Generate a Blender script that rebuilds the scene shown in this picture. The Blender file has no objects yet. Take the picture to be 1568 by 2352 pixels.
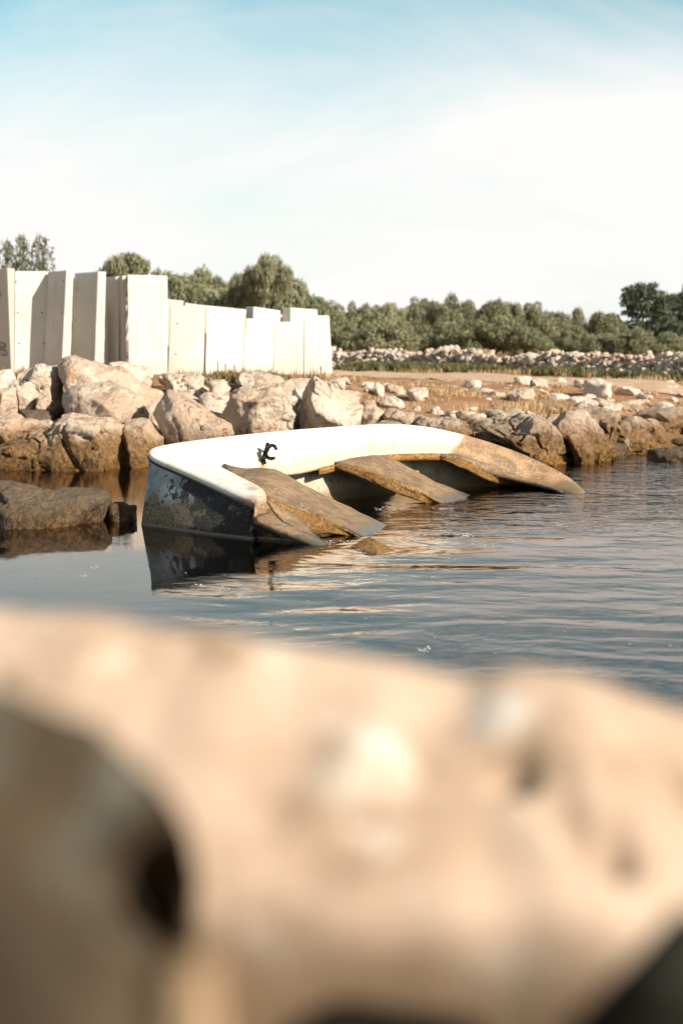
import bpy, math, random
import numpy as np
from mathutils import Vector, noise, Matrix
R = math.radians
random.seed(7)
rng = np.random.default_rng(11)
scene = bpy.context.scene
COL = scene.collection

# ------------------------------------------------------------------ camera, sky, sun, exposure
CAM_Z, FPX, PITCH = 1.5, 3267.0, R(6.91)
cam_d = bpy.data.cameras.new('camera')
cam = bpy.data.objects.new('camera', cam_d); COL.objects.link(cam)
cam.location = (0, 0, CAM_Z); cam.rotation_euler = (R(90) - PITCH, 0, 0)
cam_d.sensor_fit = 'VERTICAL'; cam_d.sensor_height = 36; cam_d.sensor_width = 24
cam_d.lens = 50.0; cam_d.clip_start = 0.05; cam_d.clip_end = 3000
cam_d.dof.use_dof = True; cam_d.dof.focus_distance = 11.3; cam_d.dof.aperture_fstop = 2.1
scene.camera = cam

SUN_EL, SUN_ROT = R(27), R(126)
S = Vector((math.sin(SUN_ROT)*math.cos(SUN_EL), math.cos(SUN_ROT)*math.cos(SUN_EL), math.sin(SUN_EL)))
sd = bpy.data.lights.new('sun', 'SUN'); sd.energy = 5.0; sd.angle = R(0.5); sd.color = (1.0, 0.905, 0.78)
sun = bpy.data.objects.new('sun', sd); COL.objects.link(sun)
sun.rotation_euler = S.to_track_quat('Z', 'Y').to_euler(); sun.location = (10, -8, 12)

w = bpy.data.worlds.new("World"); scene.world = w; w.use_nodes = True
nt = w.node_tree; nt.nodes.clear()
def N(nt, t, **k):
    n = nt.nodes.new(t)
    for a, b in k.items(): setattr(n, a, b)
    return n
out = N(nt, 'ShaderNodeOutputWorld'); bg = N(nt, 'ShaderNodeBackground')
bg.inputs['Strength'].default_value = 0.105
sky = N(nt, 'ShaderNodeTexSky', sky_type='NISHITA'); sky.sun_disc = False
sky.sun_elevation = SUN_EL; sky.sun_rotation = SUN_ROT; sky.air_density = 1.0; sky.dust_density = 1.2; sky.ozone_density = 1.5
tc = N(nt, 'ShaderNodeTexCoord'); sep = N(nt, 'ShaderNodeSeparateXYZ')
nt.links.new(tc.outputs['Generated'], sep.inputs[0])
mp = N(nt, 'ShaderNodeMapping'); mp.inputs['Scale'].default_value = (3.2, 3.0, 9.0); mp.inputs['Rotation'].default_value = (0, R(-24), 0)
nt.links.new(tc.outputs['Generated'], mp.inputs[0])
n1 = N(nt, 'ShaderNodeTexNoise'); n1.inputs['Scale'].default_value = 1.1; n1.inputs['Detail'].default_value = 8; n1.inputs['Roughness'].default_value = 0.56
n1.inputs['Distortion'].default_value = 0.5
nt.links.new(mp.outputs[0], n1.inputs['Vector'])
# thin high cloud: thick low down, breaking up higher
mr = N(nt, 'ShaderNodeMapRange', interpolation_type='SMOOTHSTEP'); mr.inputs[1].default_value = 0.115; mr.inputs[2].default_value = 0.26; mr.inputs[3].default_value = 1.0; mr.inputs[4].default_value = 0.05
nt.links.new(sep.outputs['Z'], mr.inputs[0])
ad = N(nt, 'ShaderNodeMath', operation='MULTIPLY_ADD'); ad.inputs[1].default_value = 1.5; 
sb = N(nt, 'ShaderNodeMath', operation='SUBTRACT'); sb.inputs[1].default_value = 0.5
nt.links.new(n1.outputs['Fac'], sb.inputs[0]); nt.links.new(sb.outputs[0], ad.inputs[0]); nt.links.new(mr.outputs[0], ad.inputs[2])
cl = N(nt, 'ShaderNodeMath', operation='ADD', use_clamp=True); cl.inputs[1].default_value = 0.0
nt.links.new(ad.outputs[0], cl.inputs[0])
mx = N(nt, 'ShaderNodeMix', data_type='RGBA')
hi = N(nt, 'ShaderNodeMapRange', interpolation_type='SMOOTHSTEP'); hi.inputs[1].default_value = .215; hi.inputs[2].default_value = .29; hi.inputs[3].default_value = 0; hi.inputs[4].default_value = .85  # unseen cloud band added above the view to grey the water's reflections
nt.links.new(sep.outputs['Z'], hi.inputs[0]); dn = N(nt, 'ShaderNodeMapRange', interpolation_type='SMOOTHSTEP'); dn.inputs[1].default_value = .40; dn.inputs[2].default_value = .60; dn.inputs[3].default_value = 1; dn.inputs[4].default_value = 0
nt.links.new(sep.outputs['Z'], dn.inputs[0]); hm = N(nt, 'ShaderNodeMath', operation='MULTIPLY'); nt.links.new(hi.outputs[0], hm.inputs[0]); nt.links.new(dn.outputs[0], hm.inputs[1])
c1 = N(nt, 'ShaderNodeMath', operation='MULTIPLY'); nt.links.new(cl.outputs[0], c1.inputs[0]); nt.links.new(dn.outputs[0], c1.inputs[1])
cm = N(nt, 'ShaderNodeMath', operation='MAXIMUM'); nt.links.new(c1.outputs[0], cm.inputs[0]); nt.links.new(hm.outputs[0], cm.inputs[1])
tn = N(nt, 'ShaderNodeMix', data_type='RGBA', blend_type='MULTIPLY'); tn.inputs[0].default_value = 1; tn.inputs[7].default_value = (.62, .88, .76, 1)
nt.links.new(sky.outputs[0], tn.inputs[6]); nt.links.new(cm.outputs[0], mx.inputs[0]); nt.links.new(tn.outputs[2], mx.inputs[6])
mx.inputs[7].default_value = (5.1, 5.05, 4.95, 1)
zr = N(nt, 'ShaderNodeMapRange', interpolation_type='SMOOTHSTEP'); zr.inputs[1].default_value = .42; zr.inputs[2].default_value = .70; zr.inputs[3].default_value = 1; zr.inputs[4].default_value = .45  # zenith dimmed to weaken sky fill and deepen shadows
nt.links.new(sep.outputs['Z'], zr.inputs[0]); zm = N(nt, 'ShaderNodeVectorMath', operation='SCALE'); nt.links.new(mx.outputs[2], zm.inputs[0]); nt.links.new(zr.outputs[0], zm.inputs['Scale'])
nt.links.new(zm.outputs[0], bg.inputs['Color']); nt.links.new(bg.outputs[0], out.inputs[0])
scene.view_settings.view_transform = 'Standard'; scene.view_settings.look = 'None'
scene.view_settings.exposure = 0.90; scene.view_settings.gamma = 1
scene.cycles.max_bounces = 7; scene.cycles.transparent_max_bounces = 12
scene.cycles.caustics_reflective = False; scene.cycles.caustics_refractive = False
scene.cycles.sample_clamp_indirect = 4

# ------------------------------------------------------------------ helpers
_s, _c = math.sin(PITCH), math.cos(PITCH)
def P(dx, dy, Y):
    """a point seen at photo position (dx, dy of 1568x2352) that stands Y metres ahead"""
    xc = (dx-784)/FPX; yc = -(dy-1176)/FPX
    k = Y/(yc*_s+_c)
    return Vector((xc*k, Y, CAM_Z + (yc*_c-_s)*k))
def W(dx, dy, z=0.0):
    xc = (dx-784)/FPX; yc = -(dy-1176)/FPX
    k = (z-CAM_Z)/(yc*_c-_s)
    return Vector((xc*k, k*(yc*_s+_c), z))
def tag(o, label=None, cat=None, group=None, kind=None):
    if label: o['label'] = label
    if cat: o['category'] = cat
    if group: o['group'] = group
    if kind: o['kind'] = kind
    return o
def empty(name, loc, label, cat, group=None):
    o = bpy.data.objects.new(name, None); COL.objects.link(o); o.location = loc; o.empty_display_size = 0.2
    return tag(o, label, cat, group)
def meshdata(name, verts, faces, mat=None, smooth=True):
    me = bpy.data.meshes.new(name)
    me.from_pydata([tuple(v) for v in verts], [], faces)
    if mat: me.materials.append(mat)
    if smooth: me.polygons.foreach_set('use_smooth', [True]*len(me.polygons))
    me.update(); return me
def mobj(name, verts, faces, mat, parent=None, smooth=True, loc=None):
    if parent is not None: off = Vector(parent.location)
    elif loc is not None: off = Vector(loc)
    else: off = Vector((0, 0, 0))
    me = meshdata(name, [Vector(v)-off for v in verts], faces, mat, smooth)
    o = bpy.data.objects.new(name, me); COL.objects.link(o)
    if parent is not None: o.parent = parent
    else: o.location = off
    return o
def np_mesh(name, co, quads, mat, smooth=False):
    me = bpy.data.meshes.new(name); k = quads.shape[1]
    me.vertices.add(len(co)); me.vertices.foreach_set('co', co.astype(np.float32).ravel())
    me.loops.add(quads.size); me.loops.foreach_set('vertex_index', quads.astype(np.int32).ravel())
    me.polygons.add(len(quads)); me.polygons.foreach_set('loop_start', np.arange(0, quads.size, k, dtype=np.int32))
    me.polygons.foreach_set('loop_total', np.full(len(quads), k, dtype=np.int32))
    me.update(calc_edges=True); me.materials.append(mat)
    if smooth: me.polygons.foreach_set('use_smooth', [True]*len(me.polygons))
    return me
def link(name, me, parent=None, loc=None, label=None, cat=None, group=None, kind=None):
    o = bpy.data.objects.new(name, me); COL.objects.link(o)
    if parent is not None: o.parent = parent
    if loc is not None: o.location = loc
    return tag(o, label, cat, group, kind)
def solidify(o, t, off=-1.0):
    m = o.modifiers.new('thickness', 'SOLIDIFY'); m.thickness = t; m.offset = off; m.use_even_offset = False
    return o
def bevel(o, wd, seg=2):
    m = o.modifiers.new('bevel', 'BEVEL'); m.width = wd; m.segments = seg; m.limit_method = 'ANGLE'; m.angle_limit = R(35)
    return o
def copy_tree(o):
    c = o.copy(); COL.objects.link(c)
    for ch in list(o.children):
        d = ch.copy(); COL.objects.link(d); d.parent = c
    return c
def crv(pts, n):
    """Catmull-Rom resample of a list of vectors to n points, even in chord length"""
    pts = [Vector(p) for p in pts]
    if len(pts) == 2: return [pts[0].lerp(pts[1], i/(n-1)) for i in range(n)]
    q = [pts[0]*2-pts[1]] + pts + [pts[-1]*2-pts[-2]]
    d = [0]
    for i in range(1, len(pts)): d.append(d[-1]+(pts[i]-pts[i-1]).length)
    res = []
    for k in range(n):
        s = d[-1]*k/(n-1); i = 0
        while i < len(pts)-2 and d[i+1] < s: i += 1
        t = (s-d[i])/max(1e-6, d[i+1]-d[i]); a, b, c, e = q[i], q[i+1], q[i+2], q[i+3]
        res.append(0.5*((2*b)+(c-a)*t+(2*a-5*b+4*c-e)*t*t+(3*b-a-3*c+e)*t**3))
    return res
def crv_i(pts, m):
    """Catmull-Rom with m steps per control span (keeps two paths in register)"""
    pts = [Vector(p) for p in pts]; q = [pts[0]*2-pts[1]] + pts + [pts[-1]*2-pts[-2]]; res = []
    for i in range(len(pts)-1):
        a, b, c, e = q[i], q[i+1], q[i+2], q[i+3]
        for j in range(m):
            t = j/m; res.append(0.5*((2*b)+(c-a)*t+(2*a-5*b+4*c-e)*t*t+(3*b-a-3*c+e)*t**3))
    return res+[pts[-1]]
def loft(rows):
    n = len(rows[0]); v = [p for r in rows for p in r]; f = []
    for i in range(len(rows)-1):
        for j in range(n-1):
            a = i*n+j; f.append((a, a+1, a+n+1, a+n))
    return v, f
def sm(x, a, b):
    t = min(1, max(0, (x-a)/(b-a))); return t*t*(3-2*t)

# ------------------------------------------------------------------ material helpers
class M:
    def __init__(s, name):
        s.m = bpy.data.materials.new(name); s.m.use_nodes = True; s.t = s.m.node_tree; s.t.nodes.clear()
        s.out = s.n('ShaderNodeOutputMaterial'); s.b = s.n('ShaderNodeBsdfPrincipled'); s.l(s.b.outputs[0], s.out.inputs[0])
        s.b.inputs['Roughness'].default_value = 0.85; s.b.inputs['Specular IOR Level'].default_value = 0.3
        s.geo = s.n('ShaderNodeNewGeometry'); s.sep = s.n('ShaderNodeSeparateXYZ'); s.l(s.geo.outputs['Position'], s.sep.inputs[0])
        s.pos = s.geo.outputs['Position']; s.x, s.y, s.z = s.sep.outputs
    def n(s, t, **k): return N(s.t, t, **k)
    def l(s, a, b): s.t.links.new(a, b)
    def set(s, inp, v):
        if hasattr(v, 'default_value') or isinstance(v, bpy.types.NodeSocket): s.l(v, inp)
        elif isinstance(v, (tuple, list)) and len(v) == 3 and inp.type == 'RGBA': inp.default_value = (*v, 1)
        else: inp.default_value = v
    def noise(s, scale, det=4, rough=0.55, dist=0.0, vec=None, stretch=None, col=False):
        x = s.n('ShaderNodeTexNoise'); x.inputs['Scale'].default_value = scale; x.inputs['Detail'].default_value = det
        x.inputs['Roughness'].default_value = rough; x.inputs['Distortion'].default_value = dist
        v = vec or s.pos
        if stretch:
            mpp = s.n('ShaderNodeMapping'); mpp.inputs['Scale'].default_value = stretch; s.l(v, mpp.inputs[0]); v = mpp.outputs[0]
        s.l(v, x.inputs['Vector']); return x.outputs['Color' if col else 'Fac']
    def vor(s, scale, feat='F1', vec=None, out='Distance'):
        x = s.n('ShaderNodeTexVoronoi', feature=feat); x.inputs['Scale'].default_value = scale
        s.l(vec or s.pos, x.inputs['Vector']); return x.outputs[out]
    def math(s, op, a, b=0.0, c=None, clamp=False):
        x = s.n('ShaderNodeMath', operation=op, use_clamp=clamp); s.set(x.inputs[0], a); s.set(x.inputs[1], b)
        if c is not None: s.set(x.inputs[2], c)
        return x.outputs[0]
    def ramp(s, v, a, b, lo=0.0, hi=1.0, smooth=True):
        x = s.n('ShaderNodeMapRange', interpolation_type='SMOOTHSTEP' if smooth else 'LINEAR')
        s.set(x.inputs[0], v); x.inputs[1].default_value = a; x.inputs[2].default_value = b; x.inputs[3].default_value = lo; x.inputs[4].default_value = hi
        return x.outputs[0]
    def mix(s, f, a, b, mode='MIX'):
        x = s.n('ShaderNodeMix', data_type='RGBA', blend_type=mode); s.set(x.inputs[0], f); s.set(x.inputs[6], a); s.set(x.inputs[7], b)
        return x.outputs[2]
    def vadd(s, a, colr, k):
        x = s.n('ShaderNodeVectorMath', operation='SCALE'); s.l(colr, x.inputs[0]); x.inputs['Scale'].default_value = k
        y = s.n('ShaderNodeVectorMath', operation='ADD'); s.l(a, y.inputs[0]); s.l(x.outputs[0], y.inputs[1]); return y.outputs[0]
    def bump(s, h, strength=0.5, dist=0.02, nrm=None):
        x = s.n('ShaderNodeBump'); x.inputs['Strength'].default_value = strength; x.inputs['Distance'].default_value = dist
        s.l(h, x.inputs['Height'])
        if nrm: s.l(nrm, x.inputs['Normal'])
        return x.outputs[0]
    def fin(s, col, rough=None, nrm=None):
        s.set(s.b.inputs['Base Color'], col)
        if rough is not None: s.set(s.b.inputs['Roughness'], rough)
        if nrm: s.l(nrm, s.b.inputs['Normal'])
        return s.m

def rock_mat(name, pale, tan, wet, lo, hi, lichen=False, detail=1.0):
    a = M(name)
    warp = a.vadd(a.pos, a.noise(2.2, 3, col=True), 0.35)
    n = a.noise(3.0, 6, 0.62); nf = a.noise(22, 5, 0.65); nb = a.noise(0.9, 3)
    zz = a.math('ADD', a.z, a.math('MULTIPLY_ADD', n, 0.55, -0.275))
    c = a.mix(a.ramp(a.noise(1.3, 4, .6), .38, .62), pale, tuple(x*f for x, f in zip(pale, (.84, .74, .66))))
    c = a.mix(a.ramp(nf, .52, .75, 0, .35), c, tuple(x*.6 for x in pale))
    c2 = a.mix(a.ramp(nf, .38, .68), tan, tuple(x*.5 for x in tan))
    c = a.mix(a.ramp(zz, lo, hi), c2, c)
    z2 = a.math('ADD', a.z, a.math('MULTIPLY_ADD', n, 0.16, -0.08))
    c = a.mix(a.ramp(z2, 0.03, 0.20, 1, 0), c, a.mix(a.ramp(nf, .4, .62), wet, tuple(x*.35 for x in wet)))
    if lichen:
        lm = a.math('MULTIPLY', a.ramp(a.noise(6, 5, .7), .56, .62), a.ramp(a.z, .95, 1.1)); c = a.mix(lm, c, (.62, .27, .07))
    warp2 = a.vadd(a.pos, a.noise(3.5, 6, .7, col=True), 0.8)
    vd = a.vor(1.5, 'DISTANCE_TO_EDGE', warp2); crack = a.ramp(vd, 0.0, 0.022, 1, 0)
    cm = a.math('MULTIPLY', crack, a.ramp(a.noise(2.1, 2), .56, .62))
    pit = a.ramp(a.noise(7, 7, .75), .63, .70); c = a.mix(a.math('MULTIPLY', pit, .45), c, tuple(x*.35 for x in pale))
    c = a.mix(a.math('MULTIPLY', cm, .85), c, (.05, .035, .02))
    h = a.math('ADD', a.math('MULTIPLY', a.noise(4, 9, .74), 1.25), a.math('MULTIPLY', cm, -.45)); h = a.math('ADD', h, a.math('MULTIPLY', pit, -.35))
    h = a.math('ADD', h, a.math('MULTIPLY', a.vor(16*detail, 'F1', warp), .22))
    nr = a.bump(h, 1.0, 0.11)
    return a.fin(c, a.ramp(a.z, 0.0, .12, .35, .9), nr)

PALE = (.66, .53, .42)
m_rock = rock_mat('limestone', PALE, (.36, .24, .14), (.22, .11, .03), .22, .62, True)
m_rock_brown = rock_mat('stained_limestone', (.64, .51, .40), (.29, .165, .07), (.20, .10, .025), .30, .50)
m_rock_pale = rock_mat('pale_limestone', (.72, .61, .50), (.38, .26, .16), (.22, .12, .04), .15, .45)
m_rock_dark = rock_mat('dark_wet_rock', (.17, .125, .085), (.15, .105, .065), (.17, .10, .045), .05, .25)
m_rock_shore = rock_mat('shore_rock', (.58, .47, .37), (.27, .155, .07), (.30, .15, .035), .28, .60)
m_stone = rock_mat('loose_stone', (.68, .58, .48), (.36, .27, .18), (.22, .13, .05), -.1, .3)

a = M('earth')
n_ = a.noise(1.3, 6, .65); nf = a.noise(14, 5, .7)
c = a.mix(a.ramp(n_, .35, .65), (.32, .155, .075), (.42, .235, .13))
c = a.mix(a.ramp(a.noise(.7, 4, .6), .5, .62), c, (.26, .18, .09))
c = a.mix(a.ramp(nf, .55, .75), c, (.50, .38, .28))
c = a.mix(a.ramp(a.z, .02, .3, 1, 0), c, (.16, .09, .035))
c = a.mix(a.ramp(a.z, -.35, .0, 1, 0), c, a.mix(a.ramp(n_, .4, .6), (.20, .165, .12), (.42, .35, .26)))
m_earth = a.fin(c, .95, a.bump(a.noise(9, 8, .75), .8, .1))
a = M('gravel_path')
c = a.mix(a.ramp(a.noise(2, 5), .35, .7), (.48, .33, .22), (.38, .24, .15)); c = a.mix(a.ramp(a.noise(25, 4), .5, .7), c, (.58, .46, .36))
m_path = a.fin(c, .95, a.bump(a.noise(25, 5), .4, .03))

def concrete(name, base):
    a = M(name)
    c = a.mix(a.ramp(a.noise(1.1, 5, .6), .35, .7), base, tuple(x*.86 for x in base))
    st = a.noise(2.2, 4, .6, stretch=(3.5, 3.5, .35)); c = a.mix(a.ramp(st, .52, .75, 0, .5), c, tuple(x*f for x, f in zip(base, (.66, .58, .48))))
    c = a.mix(a.ramp(a.noise(28, 4), .6, .75, 0, .35), c, tuple(x*.6 for x in base))
    c = a.mix(a.ramp(a.math('ADD', a.z, a.math('MULTIPLY', a.noise(3, 3), .3)), 1.0, 1.35, .35, 0), c, tuple(x*f for x, f in zip(base, (.7, .6, .48))))
    return a.fin(c, .9, a.bump(a.noise(30, 5, .7), .25, .01))
m_conc = concrete('cast_concrete', (.60, .575, .52))
m_conc_old = concrete('stained_concrete', (.56, .51, .44))
def plain(name, col, rough=.8, metal=0):
    a = M(name); a.b.inputs['Metallic'].default_value = metal
    c = a.mix(a.ramp(a.noise(18, 4), .4, .7), col, tuple(x*.6 for x in col)); return a.fin(c, rough, a.bump(a.noise(40, 4), .3, .004))
m_hole = plain('dark_hole', (.08, .065, .05)); m_iron = plain('black_iron', (.012, .012, .012), .5)
m_rust = plain('rust', (.28, .13, .06)); m_graf = plain('faded_paint', (.24, .22, .19)); m_bark = plain('bark', (.10, .075, .05))

def leafmat(name, c1, c2, c3=None, amt=.5):
    a = M(name); oi = a.n('ShaderNodeObjectInfo')
    c = a.mix(a.ramp(a.noise(1.6, 3), .38, .62), c1, c2); c = a.mix(a.math('MULTIPLY', oi.outputs['Random'], .55), c, tuple(x*.6 for x in c1))
    if c3: c = a.mix(a.ramp(a.noise(.9, 2), .5, .62, 0, amt), c, c3)
    a.b.inputs['Roughness'].default_value = .6
    tr = a.n('ShaderNodeBsdfTranslucent'); a.set(tr.inputs[0], c); ms = a.n('ShaderNodeMixShader'); ms.inputs[0].default_value = .22
    a.l(a.b.outputs[0], ms.inputs[1]); a.l(tr.outputs[0], ms.inputs[2]); a.l(ms.outputs[0], a.out.inputs[0])
    return a.fin(c)
m_olive = leafmat('olive_leaves', (.21, .215, .115), (.30, .295, .18))
m_pine = leafmat('pine_needles', (.085, .105, .06), (.13, .15, .085))
m_pineb = leafmat('browned_needles', (.11, .12, .07), (.15, .15, .08), (.34, .17, .07), .9)
m_weed = leafmat('weeds', (.13, .135, .05), (.24, .20, .09))
m_dry = leafmat('dry_grass', (.38, .24, .11), (.52, .36, .19))

# ------------------------------------------------------------------ terrain, water, path
def shore(x):
    xs = [-60, -12, -6, 0.5, 2.0, 3.0, 3.8, 4.9, 8, 20, 60]; ys = [30, 18.5, 16.9, 16.7, 17.1, 17.6, 18.7, 20.2, 23.5, 33, 50]
    return float(np.interp(x, xs, ys))
def ground(x, y, rough=True):
    s = y - shore(x)
    if s > 0:
        z = .70*(1-math.exp(-s/2.4)); z += .26*sm(-x, -1.2, .6)*sm(s, 1.5, 5.0)*(1-sm(y, 23.5, 28))
    else: z = max(-.9, s*.22)
    if y < 5: z = max(z, .25-1.2*sm(y, 1.6, 5.0))
    if rough and 0 < y < 60:
        z += .07*noise.fractal(Vector((x*.9, y*.9, 0)), 1, 2, 4)*sm(abs(s), 0, 1.5)
    return z
def axis(lo, hi, c, d0, g):
    v = [c]; d = d0
    while v[-1] < hi: v.append(v[-1]+d); d = d0 if v[-1] < c+26 else d*g
    u = [c]; d = d0
    while u[-1] > lo: u.append(u[-1]-d); d = d0 if u[-1] > c-12 else d*g
    return sorted(set(u+v))
xs = [-1600, -800, -400, -200, -100, -60, -40, -28, -20] + list(np.arange(-15, 15.01, .22)) + [20, 28, 40, 60, 100, 200, 400, 800, 1600]
ys = [-800, -300, -100, -40, -15, -6, -3, -1.5] + list(np.arange(-.5, 42, .22)) + [44, 47, 50, 55, 60, 70, 85, 110, 160, 250, 400, 800, 1600, 2600]
v = [(x, y, ground(x, y)) for y in ys for x in xs]; nx = len(xs)
f = [(j*nx+i, j*nx+i+1, (j+1)*nx+i+1, (j+1)*nx+i) for j in range(len(ys)-1) for i in range(nx-1)]
tag(mobj('ground', v, f, m_earth), kind='structure')

# water
a = M('sea_water')
sx = a.x; calm = a.math('MULTIPLY', a.ramp(a.math('ADD', a.x, a.math('MULTIPLY', a.math('SUBTRACT', a.y, 10.5), -.28)), -1.0, .9), 1.0)
far = a.ramp(a.y, 10.2, 13.5)
wx = a.vadd(a.pos, a.noise(.8, 2, col=True), .5)
h1 = a.noise(1.5, 1.2, .4, .4, wx, (.5, 1.2, 1))           # long low swells running across
h2 = a.noise(5.0, 3, .5, .3, wx, (.55, 1.0, 1))             # chop
h3 = a.noise(17.0, 2, .5, 0, None, (.6, 1, 1))              # fine ripple
H = a.math('MULTIPLY', a.math('MULTIPLY', h1, .031), a.math('MULTIPLY_ADD', calm, .9, .06))
H = a.math('ADD', H, a.math('MULTIPLY', a.math('MULTIPLY', h2, .030), a.math('MULTIPLY', calm, a.math('MULTIPLY_ADD', far, a.ramp(a.x, -.5, 2.5, .8, 1.8), .26))))
H = a.math('ADD', H, a.math('MULTIPLY', a.math('MULTIPLY', h3, .0012), a.math('MULTIPLY_ADD', far, .8, .2)))
# rings spreading from the broken corner
rv = a.n('ShaderNodeVectorMath', operation='DISTANCE'); a.l(a.pos, rv.inputs[0]); rv.inputs[1].default_value = W(860, 1262)
ring = a.math('SINE', a.math('MULTIPLY', rv.outputs['Value'], 52)); rf = a.math('MULTIPLY', ring, a.ramp(rv.outputs['Value'], .1, 1.1, .0004, 0))
H = a.math('ADD', H, rf)
nr = a.bump(H, 1.0, 1.0)
fr = a.n('ShaderNodeFresnel'); fr.inputs['IOR'].default_value = 1.52; a.l(nr, fr.inputs['Normal'])
gl = a.n('ShaderNodeBsdfGlossy'); gl.inputs['Roughness'].default_value = .03; gl.inputs['Color'].default_value = (1, .90, .83, 1); a.l(nr, gl.inputs['Normal'])
tr = a.n('ShaderNodeBsdfTransparent'); tr.inputs[0].default_value = (.80, .72, .58, 1)
ms = a.n('ShaderNodeMixShader'); a.l(fr.outputs[0], ms.inputs[0]); a.l(tr.outputs[0], ms.inputs[1]); a.l(gl.outputs[0], ms.inputs[2])
a.l(ms.outputs[0], a.out.inputs[0]); a.t.nodes.remove(a.b); m_water = a.m
wv = [(-1500, -700, 0), (1500, -700, 0), (1500, 2500, 0), (-1500, 2500, 0)]
tag(mobj('sea_water', wv, [(0, 1, 2, 3)], m_water), kind='structure')

# path
pc = crv([(-14, 41.5, 0), (-6, 38.5, 0), (0, 33.3, 0), (3.2, 29.0, 0), (6.5, 25.2, 0), (12, 21.9, 0), (24, 17, 0)], 90)
pv = []; K = 9
for i, p in enumerate(pc):
    t = (pc[min(i+1, 89)]-pc[max(i-1, 0)]).normalized(); nn = Vector((-t.y, t.x, 0)); wd = (1.25 if i < 50 else .85)+.25*noise.noise(Vector((i*.3, 2, 0)))
    for k in range(K):
        q = p+nn*wd*(k/(K-1)*2-1); edge = 1-abs(k/(K-1)*2-1)
        pv.append((q.x, q.y, ground(q.x, q.y, True)+.015+.045*min(1, edge*4)))
pf = [(i*K+k, i*K+k+1, (i+1)*K+k+1, (i+1)*K+k) for i in range(89) for k in range(K-1)]
tag(mobj('gravel_path', pv, pf, m_path), kind='structure')

# ------------------------------------------------------------------ rocks
def ico(sub):
    import bmesh
    bm = bmesh.new(); bmesh.ops.create_icosphere(bm, subdivisions=sub, radius=1.0)
    vs = [x.co.copy() for x in bm.verts]; fs = [tuple(l.index for l in q.verts) for q in bm.faces]; bm.free(); return vs, fs
ICO = {k: ico(k) for k in (1, 2, 3, 4, 5, 6)}
def rock(name, outline, Y, depth, mat, label, sink=.25, sub=5, amp=.06, seed=0, crackamp=.05, group=None, cat='rock', cut=1.0):
    r0 = random.Random(seed+100)
    pts = [P(x, y, Y) for x, y in outline]
    zmin = min(p.z for p in pts); zmax = max(p.z for p in pts)
    for p in pts:
        if p.z < zmin+.33*(zmax-zmin): p.z -= sink
    c = Vector((sum(p.x for p in pts)/len(pts), Y, 0)); c.z = (min(p.z for p in pts)+max(p.z for p in pts))/2
    c.x = (min(p.x for p in pts)+max(p.x for p in pts))/2
    ang = []
    dense = []
    for i in range(len(pts)):
        p, q = pts[i], pts[(i+1) % len(pts)]
        for k in range(12): dense.append(p.lerp(q, k/12))
    for p in dense: ang.append((math.atan2(p.z-c.z, p.x-c.x), math.hypot(p.x-c.x, p.z-c.z)))
    ang.sort(); A = np.array([q[0] for q in ang]); D = np.array([q[1] for q in ang])
    A = np.concatenate([A-2*math.pi, A, A+2*math.pi]); D = np.concatenate([D, D, D])
    planes = []
    for k in range(20):
        d = Vector((r0.gauss(0, 1), r0.gauss(0, 1)-.4, r0.gauss(0, 1))).normalized(); planes.append((d, r0.uniform(.60, .93)))
    size = max(D); vs, fs = ICO[sub]; res = []; so = Vector((seed*3.1, seed*1.7, 0))
    for n in vs:
        rho = math.hypot(n.x, n.z); phi = math.atan2(n.z, n.x); Rp = float(np.interp(phi, A, D))
        rr = rho**.72; k = 1.0
        for d, dist in planes:
            t = n.dot(d)
            if t > 1e-3: k = min(k, dist/t)
        k = 1-(1-k)*cut
        kk = 1-(1-k)*(1-.45*rho**6)
        p = Vector((math.cos(phi)*Rp*1.05*rr*kk, math.copysign(abs(n.y)**.85, n.y)*depth*1.15*k, math.sin(phi)*Rp*1.03*rr*kk))
        wp = p+c+so
        dsp = amp*noise.fractal(wp*1.6, 1, 2, 4)*.8 + amp*.6*noise.ridged_multi_fractal(wp*2.6, 1, 2, 5, 1, 2)*.5 - amp*.4 + amp*.35*noise.fractal(wp*9, .8, 2, 3)
        vd, _ = noise.voronoi(wp*(1.5/max(.5, size))*1.6 + .25*Vector((noise.noise(wp*2), noise.noise(wp*2+Vector((5, 0, 0))), 0)))
        cr = (1-sm(vd[1]-vd[0], 0, .06))*sm(noise.noise(wp*1.1+Vector((0, 9, 0))), -.35, .05)
        p += n*(dsp-cr*crackamp*1.5)
        res.append(p+c)
    base = Vector((c.x, c.y, min(q.z for q in res)))
    o = mobj(name, res, fs, mat, loc=base)
    return tag(o, label, cat, group)
def Z3(l): return [(x*.539, 790+y*.539) for x, y in l]      # traced from enlargements of the photograph
def Z2(l): return [(735+x*.5313, 597+y*.5313) for x, y in l]
def Z6(l): return [(x*.2343, 1038+y*.2343) for x, y in l]
rock('boulder', Z3([(-60, 430), (0, 420), (110, 385), (200, 350), (270, 290), (380, 285), (500, 300), (580, 340), (605, 420), (600, 500), (540, 530), (350, 535), (100, 530), (-60, 520)]), 17.0, .85, m_rock_brown,
     'huge cracked boulder at the waterline, white on top and golden brown below', .3, 6, .07, 1, .07, cat='boulder')
rock('boulder', Z3([(540, 330), (640, 320), (705, 390), (705, 450), (650, 490), (600, 530), (520, 500)]), 17.2, .5, m_rock_brown, 'brown rounded rock between the huge cracked boulder and the boat corner', .3, 5, .05, 2, .03, cat='boulder')
rock('boulder', Z3([(-90, 300), (0, 285), (60, 268), (130, 300), (215, 335), (210, 400), (110, 470), (-60, 480)]), 17.7, .6, m_rock_brown, 'brown boulder at the left edge behind the huge cracked boulder', .3, 5, .06, 3, .05, cat='boulder')
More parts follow.
